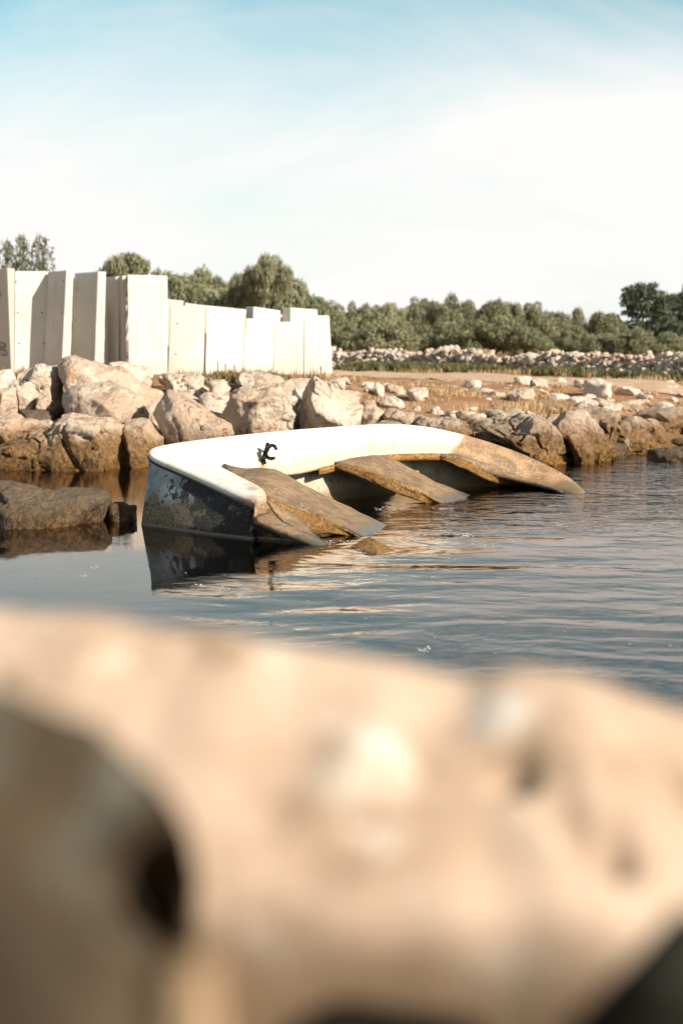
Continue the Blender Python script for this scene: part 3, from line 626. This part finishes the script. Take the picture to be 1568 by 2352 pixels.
# dark rubbing strip under the deck edge
rs = Oc[2*mI-2:8*mI+1]
def tube(path, rad, n=8, flat=1.0):
    V_, F_ = [], []
    for i, p in enumerate(path):
        t = (path[min(i+1, len(path)-1)]-path[max(i-1, 0)]).normalized(); u = t.cross(Vector((0, 0, 1))); u = u.normalized() if u.length > .01 else Vector((1, 0, 0)); w_ = u.cross(t)
        rr = rad[i] if isinstance(rad, (list, tuple)) else rad
        for k in range(n): an = 6.2832*k/n; V_.append(p+u*math.cos(an)*rr*flat+w_*math.sin(an)*rr)
    for i in range(len(path)-1):
        for k in range(n): F_.append((i*n+k, i*n+(k+1) % n, (i+1)*n+(k+1) % n, (i+1)*n+k))
    F_.append(tuple(range(n))); F_.append(tuple(reversed(range((len(path)-1)*n, len(path)*n)))); return V_, F_
v, f = tube([p+Vector((-.008, .004, -.045)) for p in rs], .013)
mobj('rubbing_strip', v, f, plain('black_rubber', (.02, .02, .022), .6), boat)
# far hull side, one skin seen from inside through the openings
hs = Oc[7*mI:]
rows = [[p+Vector((.02, .01, -.05)) for p in hs], [p+Vector((.03, .02, -.22)) for p in hs], [Vector((p.x+.04, p.y+.0, min(p.z-.3, .06))) for p in hs], [Vector((p.x+.10, p.y-.10, min(p.z-.4, -.3))) for p in hs], [Vector((p.x+.3, p.y-.45, -.62)) for p in hs]]
v, f = loft(rows); solidify(mobj('hull_side', v, f, m_inner, boat), .025, 0)
# near rim running down into the water, and the dark skin below it
rim = crv([P(586, 1190, 10.60), P(650, 1219, 10.50), W(728, 1252), W(800, 1292, -.12)], 24)
rw = crv([P(612, 1180, 10.76), P(668, 1212, 10.60), W(745, 1249), W(820, 1285, -.12)], 24)
rows = [[p+Vector((0, 0, -.04)) for p in rim], rim, [p.lerp(q, .5)+Vector((0, 0, .006)) for p, q in zip(rim, rw)], rw, [q+Vector((0, 0, -.05)) for q in rw]]
v, f = loft(rows); solidify(mobj('gunwale_rim', v, [tuple(reversed(q)) for q in f], m_glass, boat), .012, -1)
low = [p+Vector((.01, .02, -.03)) for p in rim]; low = [low[0]+Vector((-.06, .05, .02))]+low
rows = [low, [Vector((p.x+.03, p.y+.10, min(p.z*.5, -.02))) for p in low], [Vector((p.x+.05, p.y+.2, -.4)) for p in low]]
v, f = loft(rows); solidify(mobj('lower_hull', v, f, m_hull, boat), .03, 0)
# inside panel between rim and first crossbeam
ea = crv([P(609, 1150, 10.84), P(640, 1192, 10.70), P(690, 1224, 10.58), W(750, 1252, -.01), W(800, 1280, -.12)], 18)
eb = crv([P(618, 1148, 10.98), P(655, 1172, 10.98), P(690, 1196, 10.92), W(722, 1231, 0), W(790, 1262, -.12)], 18)
v, f = loft([ea, [p.lerp(q, .33)-Vector((0, 0, .01)) for p, q in zip(ea, eb)], [p.lerp(q, .66)-Vector((0, 0, .01)) for p, q in zip(ea, eb)], eb]); solidify(mobj('inner_panel', v, [tuple(reversed(q)) for q in f], m_glass, boat), .02, -1)
def beam(near, farr, lown, n=22, ridge=.02):
    A_, B_, C_ = crv(near, n), crv(farr, n), crv(lown, n); C_ = [a_.lerp(c_, .82) for a_, c_ in zip(A_, C_)]
    top = [[a_.lerp(b_, t)+Vector((0, 0, ridge*4*t*(1-t))) for a_, b_ in zip(A_, B_)] for t in (0, .04, .2, .4, .6, .8, .96, 1)]
    th = [b_+Vector((.01, 0, -.05)) for b_ in B_]
    rows = top+[th]
    rows = [[p+Vector((0, 0, .012*noise.noise(p*7+Vector((0, 4, 0)))+.006*noise.noise(p*19))) for p in r_] for r_ in rows]
    v, f = loft(rows); o1 = mobj('crossbeam', v, [tuple(reversed(q)) for q in f], m_glass, boat); solidify(o1, .015, -1)
    rag = []
    for i, (a_, c_) in enumerate(zip(A_, C_)): rag.append((a_, c_))
    m_ = 5; er = []
    for k in range(m_+1):
        er.append([a_.lerp(c_, k/m_)+Vector((0, -.012-.018*noise.noise(a_*9+Vector((0, 0, k*.7))), .010*noise.noise(a_*14+Vector((3, 0, k))))) for a_, c_ in rag])
    er.append([c_+Vector((0, .05, -.01)) for c_ in C_])
    er = [[a_+Vector((.012, .02, .010)) for a_ in A_]]+er
    v, f = loft(er); e1 = mobj('edge', v, f, m_algae, boat); e1.parent = o1; solidify(e1, .012, 0)
    return o1
tk = Vector((0, 0, -.022))
beam([P(516, 1074, 11.88)+tk, P(556, 1096, 11.40)+tk, P(598, 1120, 11.0)+tk, P(614, 1146, 10.93), P(668, 1168, 10.98), P(732, 1188, 10.98), W(822, 1232), W(905, 1270, -.13)],
     [P(512, 1064, 12.02)+tk, P(556, 1074, 12.10)+tk, P(628, 1080, 12.05), P(676, 1106, 11.85), P(765, 1150, 11.7), W(875, 1205), W(960, 1240, -.13)],
     [P(518, 1090, 11.88), P(560, 1112, 11.40), P(602, 1140, 11.0), P(622, 1165, 10.95), P(668, 1200, 10.93), P(712, 1228, 10.86), W(815, 1236, -.02), W(900, 1275, -.2)])
beam([P(766, 1050, 13.35)+tk*3, P(770, 1062, 13.17)+tk*.9, P(815, 1072, 13.12), P(864, 1090, 13.08), P(940, 1120, 13.05), W(1015, 1155), W(1085, 1185, -.12)],
     [P(858, 1036, 13.78)+tk*3, P(864, 1045, 13.60)+tk*.9, P(905, 1057, 13.65), P(977, 1098, 13.72), W(1068, 1137), W(1140, 1165, -.12)],
     [P(766, 1066, 13.35)+tk*3, P(770, 1076, 13.15), P(820, 1096, 13.12), P(885, 1127, 13.06), P(960, 1152, 13.05), W(985, 1160, -.02), W(1060, 1190, -.2)])
beam([P(1008, 1032, 14.2)+tk*3, P(1012, 1041, 14.06)+tk*.9, P(1060, 1058, 14.05), P(1110, 1080, 14.2), P(1160, 1100, 14.35), W(1203, 1116, .0), W(1260, 1140, -.12)],
     [P(1058, 1042, 14.35)+tk*3, P(1064, 1049, 14.2)+tk*.9, P(1130, 1072, 14.34), P(1200, 1098, 14.4), P(1264, 1122, 14.2), W(1300, 1135), W(1330, 1150, -.12)],
     [P(1008, 1048, 14.2)+tk*3, P(1012, 1056, 14.04), P(1060, 1076, 14.05), P(1100, 1096, 14.2), P(1140, 1112, 14.35), W(1195, 1120, -.03), W(1250, 1145, -.2)])
# broken corner of the sunken side
bc = [W(800, 1258, -.1), W(852, 1285, -.1), W(925, 1268, -.1), W(880, 1240, -.1), P(842, 1233, 10.65), P(862, 1240, 10.6), P(890, 1256, 10.45)]
sub = []
b0 = [W(803, 1256), W(866, 1275), W(903, 1262), W(860, 1246)]; b1 = [q+Vector((0, 0, -.15))+(q-W(855, 1262))*.6 for q in b0]
v = b1+b0+[P(830, 1240, 10.28), P(848, 1232, 10.30), P(872, 1243, 10.22), P(860, 1252, 10.14)]
f = [(0, 1, 5, 4), (1, 2, 6, 5), (2, 3, 7, 6), (3, 0, 4, 7), (4, 5, 11, 8), (5, 6, 10, 11), (6, 7, 9, 10), (7, 4, 8, 9), (8, 11, 10, 9)]
brk = mobj('broken_corner', v, f, m_algae, boat, False); bevel(brk, .01)
# mooring cleat: stem and curled horn
cl_ = [P(616, 1021, 12.42), P(610, 1040, 12.38), P(604, 1060, 12.34)]
base_n = Vector((0, -.016, .010))
stem = crv([p+base_n for p in cl_], 12)
v, f = tube(stem, [.024, .023, .021, .020, .020, .020, .020, .021, .022, .024, .025, .025], 8, .8)
ct = mobj('cleat', v, f, m_iron, boat)
o2 = base_n*1.7
hn = crv([P(635, 1037, 12.28)+o2, P(631, 1029, 12.30)+o2, P(624, 1027, 12.33)+o2, P(616, 1032, 12.36)+base_n, P(612, 1043, 12.37)+base_n, P(614, 1052, 12.36)+base_n, P(621, 1057, 12.32)+o2, P(631, 1056, 12.29)+o2], 20)
v, f = tube(hn, [.012, .015, .017]+[.016]*14+[.017, .015, .012], 8); h_ = mobj('horn', v, f, m_iron, boat); h_.parent = ct
for q in ((614, 1026, 12.41), (607, 1058, 12.345)):
    c0 = P(*q); v, f = tube([c0+Vector((0, .04, -.03)), c0+Vector((0, -.02, .01)), c0+Vector((0, -.04, .025))], [.016, .014, .012], 8); b_ = mobj('bolt', v, f, m_iron, boat); b_.parent = ct

# ------------------------------------------------------------------ foam bubbles and floating flecks
FV, FF = [], []
vs1, fs1 = ICO[2]
a = M('foam'); m_foam = a.fin((.40, .39, .37), .15)
def bubble(x, y, r):
    k = len(FV)
    for n in vs1: FV.append((x+n.x*r*random.uniform(.95, 1.05), y+n.y*r, max(-.004, n.z*r*.22)))
    FF.extend([tuple(i+k for i in q) for q in fs1])
def cluster(dx, dy, n, spread):
    c0 = W(dx, dy)
    for _ in range(n): bubble(c0.x+random.gauss(0, spread), c0.y+random.gauss(0, spread*1.4), random.uniform(.003, .010))
for dx, dy, n, s in ((1065, 1228, 60, .055), (1115, 1252, 26, .05), (1075, 1112, 18, .02), (1018, 1168, 30, .03), (870, 1170, 14, .04), (900, 1165, 20, .05), (800, 1310, 10, .02), (976, 1492, 14, .025), (830, 1262, 40, .03), (190, 1322, 10, .025), (215, 1303, 7, .02), (455, 1345, 12, .02), (520, 1352, 8, .02), (770, 1245, 30, .05), (1050, 1285, 8, .03), (1290, 1205, 12, .05)):
    cluster(dx, dy, n, s)
for _ in range(150):
    dx = random.uniform(0, 1568); dy = random.uniform(1160, 1500)
    if dx < 330 and dy < 1270: continue
    if 330 < dx < 620 and dy < 1300: continue
    if dx < 900 and dy < 1240: continue
    c0 = W(dx, dy); bubble(c0.x, c0.y, random.uniform(.002, .007))
tag(mobj('sea_foam', FV, FF, m_foam), 'small foam bubbles and flecks floating on the water round the boat', 'foam', kind='stuff')

# ------------------------------------------------------------------ vegetation
def leaf_cloud(blobs, n, size, seed, asp=1.6):
    g = np.random.default_rng(seed); b = np.array(blobs); wts = (b[:, 3]*b[:, 4]*b[:, 5])**.66; wts /= wts.sum()
    idx = g.choice(len(b), n, p=wts); d = g.normal(size=(n, 3)); d /= np.linalg.norm(d, axis=1)[:, None]
    r = g.uniform(.45, 1.08, n)**.6; c = b[idx, :3]+d*r[:, None]*b[idx, 3:6]
    u = g.normal(size=(n, 3)); u /= np.linalg.norm(u, axis=1)[:, None]; w_ = g.normal(size=(n, 3)); w_ -= (w_*u).sum(1)[:, None]*u; w_ /= np.linalg.norm(w_, axis=1)[:, None]
    s = size*g.uniform(.6, 1.4, n)[:, None]; u *= s*asp; w_ *= s
    co = np.stack([c-u, c-w_*.5, c+u, c+w_*.5], 1).reshape(-1, 3); q = np.arange(n*4).reshape(n, 4); return co, q
def branches(tips, base_r, seed):
    r_ = random.Random(seed); V_, F_ = [], []
    def add(path, rad):
        v_, f_ = tube(path, rad, 6); k = len(V_); V_.extend(v_); F_.extend([tuple(i+k for i in q) for q in f_])
    top = Vector((0, 0, .55)); add(crv([(0, 0, -.15), (.02, .01, .2), (-.02, 0, .4), top], 7), [base_r*1.2, base_r, base_r*.9, base_r*.8, base_r*.6, base_r*.5, base_r*.3])
    for t in tips:
        s = Vector((0, 0, r_.uniform(.12, .45))); t = Vector(t); m_ = s.lerp(t, .5)+Vector((0, 0, .06)); add(crv([s, m_, t], 6), [base_r*.5, base_r*.4, base_r*.33, base_r*.25, base_r*.15, base_r*.06])
    return V_, F_
protos = {}
def make_proto(kind, i):
    r_ = random.Random(i*31+len(kind)); bl = []
    if kind == 'olive':
        for k in range(44):
            an = r_.uniform(0, 6.28); el = r_.uniform(-.45, 1.0); rr = r_.uniform(.45, .8); z = .42+.42*el*r_.uniform(.6, 1.12)
            s = r_.uniform(.10, .26); bl.append((math.cos(an)*rr*math.cos(max(0, el)*1.1), math.sin(an)*rr*math.cos(max(0, el)*1.1), z, s, s, s*.62))
        for k in range(6): bl.append((r_.uniform(-.3, .3), r_.uniform(-.3, .3), r_.uniform(.3, .6), .35, .35, .2))
        co, q = leaf_cloud(bl, 12000, .024, i+5)
    elif kind == 'pine':
        for k in range(60):
            t = k/60; z = .12+.80*t; rad = .80*(1-t)**.7+.08; an = k*2.4+r_.uniform(-.5, .5); rr = rad*r_.uniform(.35, 1.15); s = r_.uniform(.14, .25)*(1-.35*t)
            bl.append((math.cos(an)*rr, math.sin(an)*rr, z, s*1.15, s*1.15, s*.24))
        co, q = leaf_cloud(bl, 9000, .020, i+50, 2.2)
    elif kind == 'round_pine':
        for k in range(22):
            an = r_.uniform(0, 6.28); ph = r_.uniform(0, 1.5); ph = r_.uniform(-1.3, 1.5); bl.append((math.cos(an)*math.cos(ph)*.70, math.sin(an)*math.cos(ph)*.70, .74+.17*math.sin(ph), .26, .26, .08))
        for k in range(10): bl.append((r_.uniform(-.4, .4), r_.uniform(-.4, .4), r_.uniform(.6, .85), .25, .25, .08))
        co, q = leaf_cloud(bl, 9000, .02, i+80, 2.0)
    elif kind == 'spire':
        for k in range(34):
            t = k/34; z = .12+.86*t; an = k*2.4; rr = .8*(1-t)**.9*r_.uniform(.35, .95); s = .30*(1-t)+.10; bl.append((math.cos(an)*rr, math.sin(an)*rr, z, s*1.2, s*1.2, .025+.03*(1-t)))
        for k in range(12): bl.append((0, 0, .2+.8*k/12, .08, .08, .05))
        co, q = leaf_cloud(bl, 2600, .018, i+90, 2.6)
    mt = {'olive': m_olive, 'pine': m_pine, 'round_pine': m_olive, 'spire': m_pineb}[kind]
    crown = np_mesh('crown', co, q, mt); tips = [(b_[0]*.85, b_[1]*.85, b_[2]) for b_ in bl[:14]]
    v_, f_ = branches(tips, .045, i); return crown, meshdata('trunk', v_, f_, m_bark)
for kind, n in (('olive', 6), ('pine', 3), ('round_pine', 2), ('spire', 3)): protos[kind] = [make_proto(kind, i) for i in range(n)]
tcount = 0
def tree(kind, dx, dtop, half, Y, label, group=None, name='olive_tree', cat='tree', var=None):
    global tcount
    x = (dx-784)/FPX*Y; zt = P(dx, dtop, Y).z; zb = ground(x, Y, False); h = zt-zb
    root = empty(name, (x, Y, zb), label, cat, group); wd = half/FPX*Y
    crown, trunk = protos[kind][(tcount if var is None else var) % len(protos[kind])]; tcount += 1
    for nm, me in (('trunk', trunk), ('crown', crown)):
        o = link(nm, me, root)
    root.scale = (wd, wd, h*1.02); root.rotation_euler.z = random.uniform(0, 6.28)
    return root
G = 'olive trees and scrub in the grove beyond the stone wall'
LB = '%s grey green olive tree rightward from the tallest slab in the front grove row'
ORD = 'first second third fourth fifth sixth seventh eighth ninth tenth eleventh twelfth thirteenth fourteenth fifteenth sixteenth seventeenth eighteenth nineteenth twentieth twenty-first twenty-second'.split()
LC = 'olive tree filling the back of the grove behind the front row'
row = [(408, 622, 62), (455, 618, 50), (510, 636, 55), (560, 640, 48), (598, 650, 45), (655, 640, 50), (705, 678, 55), (750, 690, 50), (822, 686, 42), (868, 702, 58), (905, 690, 42), (962, 690, 52), (1012, 680, 52), (1050, 686, 50), (1085, 684, 55), (1128, 696, 50), (1172, 690, 32), (1215, 705, 50), (1262, 706, 48), (1305, 722, 45), (1345, 738, 55), (1385, 728, 55)]
for k, (dx, dt, hw) in enumerate(row): tree('olive', dx, dt-6+(k*37 % 25)-12, hw*(1.9 if dx < 760 else 1.25), 62+3*(k % 3), LB % ORD[k], G)
for dx in list(range(370, 760, 30))+list(range(780, 1640, 46)):
    dt = float(np.interp(dx, [380, 600, 700, 800, 1100, 1250, 1380, 1640], [632, 645, 690, 703, 703, 723, 750, 742])); tree('olive', dx+random.uniform(-12, 12), dt+random.uniform(-14, 8), 75, 80+random.uniform(-4, 4), LC, 'olive trees at the back of the grove')
for dx, dt, hw, Y, lb in ((880, 728, 88, 52, 'wide rounded olive bush standing forward right of the last slab'), (790, 745, 50, 55, 'olive bush half hidden by the right edge of the last slab'), (1130, 722, 90, 54, 'broad olive bush with bare stems at the middle of the grove'), (1205, 748, 62, 53, 'low olive bush right of the broad one with bare stems'),
                         (1010, 735, 70, 56, 'dark olive bush between the rounded bush and the broad one'), (1300, 745, 60, 56, 'dark low bush below the dip in the tree line'), (1385, 758, 62, 54, 'low bush left of the dark pines'), (1455, 752, 60, 53, 'low bush in front of the taller dark pine'), (1540, 760, 70, 53, 'low bush at the right edge before the pines')):
    tree('olive', dx, dt, hw*1.15, Y, lb, name='olive_bush', cat='bush')
tree('pine', 1470, 640, 120, 66, 'tall dark pine rising above the bushes on the right', name='pine_tree', var=0)
tree('pine', 1572, 640, 62, 68, 'dark pine cut by the right edge of the photo', name='pine_tree', var=1)
tree('pine', 1528, 668, 82, 72, 'lower dark pine between the two right hand pines', name='pine_tree', var=2)
tree('round_pine', 618, 584, 62, 60, 'tall round topped pine standing alone above the olive row', name='pine_tree', var=0)
tree('round_pine', 553, 625, 30, 62, 'thin small topped pine just left of the round topped pine', name='pine_tree', var=1)
tree('round_pine', 285, 578, 85, 46, 'dark spreading pine behind the middle slabs', name='pine_tree', var=1)
tree('pine', 190, 628, 60, 50, 'low pine top just showing over the end-on slabs', name='pine_tree', var=2)
for dx, dt, hw, lb in ((28, 552, 46, 'browning fir spire first from the left edge'), (62, 540, 40, 'browning fir spire in the middle of the three at the left'), (104, 544, 52, 'fir spire with open branches right of the browning ones'), (0, 590, 40, 'low fir at the left edge behind the shaded slab')):
    tree('spire', dx, dt, hw*2.3, 45, lb, name='fir_tree')

def grass(name, n, region, hgt, mat, seed, label, wd=.006, lean=.35):
    g = random.Random(seed); V_, F_ = [], []
    k = 0
    while k < n:
        r_ = region(g)
        if r_ is None: continue
        x, y, sc = r_; z = ground(x, y)
        for _ in range(9):
            bx, by = x+g.gauss(0, .05), y+g.gauss(0, .05); an = g.uniform(0, 6.28); h = hgt*sc*g.uniform(.5, 1.2); lx, ly = math.cos(an)*h*lean*g.random(), math.sin(an)*h*lean*g.random(); w2 = wd*g.uniform(.7, 1.5); b = len(V_)
            ux, uy = math.cos(an+1.57)*w2, math.sin(an+1.57)*w2
            V_ += [(bx-ux, by-uy, z-.02), (bx+ux, by+uy, z-.02), (bx+lx*.5+ux*.8, by+ly*.5+uy*.8, z+h*.6), (bx+lx*.5-ux*.8, by+ly*.5-uy*.8, z+h*.6), (bx+lx, by+ly, z+h)]
            F_ += [(b, b+1, b+2, b+3), (b+3, b+2, b+4)]
        k += 1
    return tag(mobj(name, V_, F_, mat, smooth=False), label, 'grass', kind='stuff')
def reg_dry(g):
    x = g.uniform(-.3, 7.5); y = shore(x)+g.uniform(1.6, 11)
    if y > 30 or not inview(x, y, m=100): return None
    if noise.noise(Vector((x*.9, y*.6, 3))) < .05: return None
    return x, y, .5+.7*g.random()
grass('dry_grass', 1300, reg_dry, .055, m_dry, 3, 'short dry orange grass growing over the earth bank', .008)
def reg_tall(g):
    c = g.choice([(2.3, 19.9, .35), (3.0, 20.2, .4), (5.3, 30.2, .5), (1.9, 32.8, .5), (3.6, 30.9, .4), (6.3, 28.3, .3), (3.9, 19.6, .3)]); return c[0]+g.gauss(0, c[2]), c[1]+g.gauss(0, .3), 1
grass('tall_dry_grass', 260, reg_tall, .15, m_dry, 4, 'tall straw coloured grass tufts on the bank and beside the path', .007)
def wallp(g, lo, hi, off):
    i = g.randrange(lo, hi); p = wl[i]; t = (wl[i+1]-wl[i]).normalized(); nn = Vector((-t.y, t.x, 0)); q = p-nn*abs(g.gauss(off, .35)); return q.x, q.y, g.uniform(.5, 1.2)
def reg_weed(g):
    return wallp(g, 140, 215, .95) if g.random() < .8 else wallp(g, 215, 330, .75)
grass('green_weeds', 4600, lambda g: (lambda r_: None if noise.noise(Vector((r_[0]*.8, r_[1]*.8, 9))) < -.12 else r_)(reg_weed(g)), .20, m_weed, 5, 'green weeds and low plants along the foot of the stone wall', .014, .9)
def reg_sl(g):
    x = g.choice([g.uniform(-5.6, -3.8), g.uniform(-2.5, -.2), g.uniform(-2.0, -1.0)]); y = g.uniform(21.0, 22.4); return x, y, g.uniform(.4, 1.2)
grass('slab_foot_weeds', 420, reg_sl, .17, leafmat('brown_weeds', (.16, .12, .05), (.30, .18, .08)), 6, 'brown weeds growing between the boulders and the slabs', .008)

# ------------------------------------------------------------------ foreground boulder
a = M('near_rock')
n_ = a.noise(7, 4, .6); nb = a.noise(18, 3, .6)
c = a.mix(a.ramp(n_, .35, .65), (.42, .315, .235), (.32, .225, .155)); c = a.mix(a.ramp(nb, .58, .7), c, (.50, .42, .34)); c = a.mix(a.ramp(a.noise(12, 4, .6), .60, .68, 0, .7), c, (.22, .15, .095))
def spot(x, y, z, r1, r2, col, c):
    d = a.n('ShaderNodeVectorMath', operation='DISTANCE'); a.l(a.pos, d.inputs[0]); d.inputs[1].default_value = (x, y, z); return a.mix(a.ramp(d.outputs['Value'], r1, r2, 1, 0), c, col)
CREST = [(-900, 1400), (-300, 1385), (0, 1398), (200, 1402), (500, 1448), (800, 1500), (1000, 1540), (1100, 1552), (1200, 1530), (1300, 1540), (1400, 1570), (1568, 1635), (1800, 1720), (2300, 1900)]
cx = [(q[0]-784)/FPX for q in CREST]; cy = [P(q[0], q[1], 1.0).z-CAM_Z for q in CREST]
YC = .95
def front(x, y):
    """height of the boulder's top"""
    zc = CAM_Z+YC*float(np.interp(x/YC, cx, cy))
    if y < YC:
        d = YC-y; z = zc-.60*d-1.1*max(0, d-.36)**2*4
    else:
        d = y-YC; z = zc-.35*d-1.1*d*d
    return z
lep = [(20, 1560), (150, 1640), (260, 1700), (350, 1850), (400, 2000), (410, 2150), (390, 2360)]
def seenpt(dx, dy, fn=None):
    """march to where the sight line meets the boulder"""
    xc = (dx-784)/FPX; yc = -(dy-1176)/FPX; Y = .4
    while Y < 1.3:
        k = Y/(yc*_s+_c); x = xc*k; z = CAM_Z+(yc*_c-_s)*k
        if z < (fn or front)(x, Y): return Vector((x, Y, z))
        Y += .003
    return Vector((x, Y, z))
le = [seenpt(*q) for q in lep]; ley = [q.y for q in le][::-1]; lex = [q.x for q in le][::-1]
def front2(x, y):
    z = front(x, y); xe = float(np.interp(y, ley, lex))
    return z
DENT = []   # (point, radius x, radius y, depth)
for dx, dy, rx, ry, dp in ((1180, 1780, .016, .014, .022), (1275, 1850, .018, .014, .020), (1370, 1935, .022, .018, .022), (1000, 1650, .03, .012, .004), (880, 2380, .09, .02, .05)):
    p = seenpt(dx, dy, front2); DENT.append((p, rx, ry, dp))
BUMP = []
for dx, dy, rx, ry, dp in ((800, 1810, .03, .03, .012), (1150, 1650, .02, .025, .012), (560, 1700, .03, .05, .006), (1000, 2050, .05, .05, .012), (1350, 1700, .03, .03, .01)):
    p = seenpt(dx, dy, front2); BUMP.append((p, rx, ry, dp))
c = a.mix(a.math('MULTIPLY', a.ramp(a.math('ADD', a.y, a.math('MULTIPLY', n_, .08)), .762, .82, 1, 0), .9), c, (.07, .042, .02))  # painted shade: boulder colour darkens toward its near, lower end
c = spot(*seenpt(800, 1810), .010, .034, (.46, .39, .32), c); c = spot(*seenpt(1150, 1650), .008, .030, (.50, .45, .40), c)  # highlight spots painted into the colour as paler patches
c = spot(*seenpt(860, 1730), .008, .028, (.50, .45, .40), c)
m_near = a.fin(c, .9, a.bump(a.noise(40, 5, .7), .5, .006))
def full(x, y):
    z = front2(x, y)
    for p, rx, ry, dp in DENT: z -= dp*math.exp(-(((x-p.x)/rx)**2+((y-p.y)/ry)**2)**2)
    for p, rx, ry, dp in BUMP: z += dp*math.exp(-((x-p.x)/rx)**2-((y-p.y)/ry)**2)
    z += .005*noise.fractal(Vector((x*14, y*14, 0)), 1, 2, 4)+.008*noise.noise(Vector((x*5, y*5, 7)))
    # rounded flanks and back
    ex = max(0, abs(x-.05)-.75); z -= 2.2*ex*ex+.6*ex
    ey = max(0, .52-y); z -= 3*ey; ey = max(0, y-1.5); z -= 1.2*ey
    return max(z, -.3)
gx = list(np.arange(-1.6, -.4, .05))+list(np.arange(-.4, .45, .0065))+list(np.arange(.45, 1.8, .05)); gy = list(np.arange(.12, .45, .03))+list(np.arange(.45, 1.15, .0075))+list(np.arange(1.16, 2.2, .05))
v = [(x, y, full(x, y)) for y in gy for x in gx]; nx = len(gx)
f = [(j*nx+i, j*nx+i+1, (j+1)*nx+i+1, (j+1)*nx+i) for j in range(len(gy)-1) for i in range(nx-1)]
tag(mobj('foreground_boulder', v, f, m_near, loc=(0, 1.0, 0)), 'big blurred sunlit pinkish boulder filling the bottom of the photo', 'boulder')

a = M('shade_near_rock')  # for an added rock whose dark colour stands in for the shaded flank
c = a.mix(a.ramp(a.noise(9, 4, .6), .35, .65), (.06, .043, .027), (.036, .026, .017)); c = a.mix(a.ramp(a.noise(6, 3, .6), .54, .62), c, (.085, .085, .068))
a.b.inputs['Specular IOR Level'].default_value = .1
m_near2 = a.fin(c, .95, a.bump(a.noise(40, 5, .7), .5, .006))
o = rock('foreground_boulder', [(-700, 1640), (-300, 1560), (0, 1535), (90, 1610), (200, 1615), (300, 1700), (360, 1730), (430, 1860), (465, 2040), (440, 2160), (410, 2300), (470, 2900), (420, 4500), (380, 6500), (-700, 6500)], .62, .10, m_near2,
     'dark brown blurred rock added as the shaded bottom left flank of the sunlit pinkish boulder', 0, 6, .022, 41, 0, cat='boulder', cut=.25)
hole = P(360, 2040, .56); hd = (hole-Vector((0, 0, CAM_Z))).normalized()
for vv in o.data.vertices:
    q = vv.co+o.location
    if q.y < .66: r_ = (q-hole).cross(hd).length; vv.co += hd*.22*math.exp(-(r_/.021)**2)
a = M('shade_black_rock'); a.b.inputs['Specular IOR Level'].default_value = .1  # for an added rock; the corner's shade is put into its black colour
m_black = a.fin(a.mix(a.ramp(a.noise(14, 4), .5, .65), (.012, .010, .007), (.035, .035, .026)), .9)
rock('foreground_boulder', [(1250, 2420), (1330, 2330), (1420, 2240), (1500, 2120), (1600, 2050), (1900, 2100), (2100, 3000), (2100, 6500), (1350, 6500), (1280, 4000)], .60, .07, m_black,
     'near black rock added as the shaded bottom right corner of the sunlit pinkish boulder', 0, 5, .006, 42, 0, cat='boulder', cut=.25)
a = M('tan_near_rock'); m_tan = a.fin(a.mix(a.ramp(a.noise(20, 4), .4, .6), (.46, .32, .20), (.36, .24, .14)), .9)  # for an added stone that stands in for the boulder's lit patch
rock('lit_patch_stone', [(300, 2330), (350, 2230), (430, 2190), (510, 2230), (540, 2340), (540, 2900), (520, 6500), (330, 6500), (300, 2900)], .46, .04, m_tan,
     'small tan stone added as the lit patch at the bottom in front of the dark brown rock', 0, 4, .004, 43, 0, cat='stone', cut=.2)
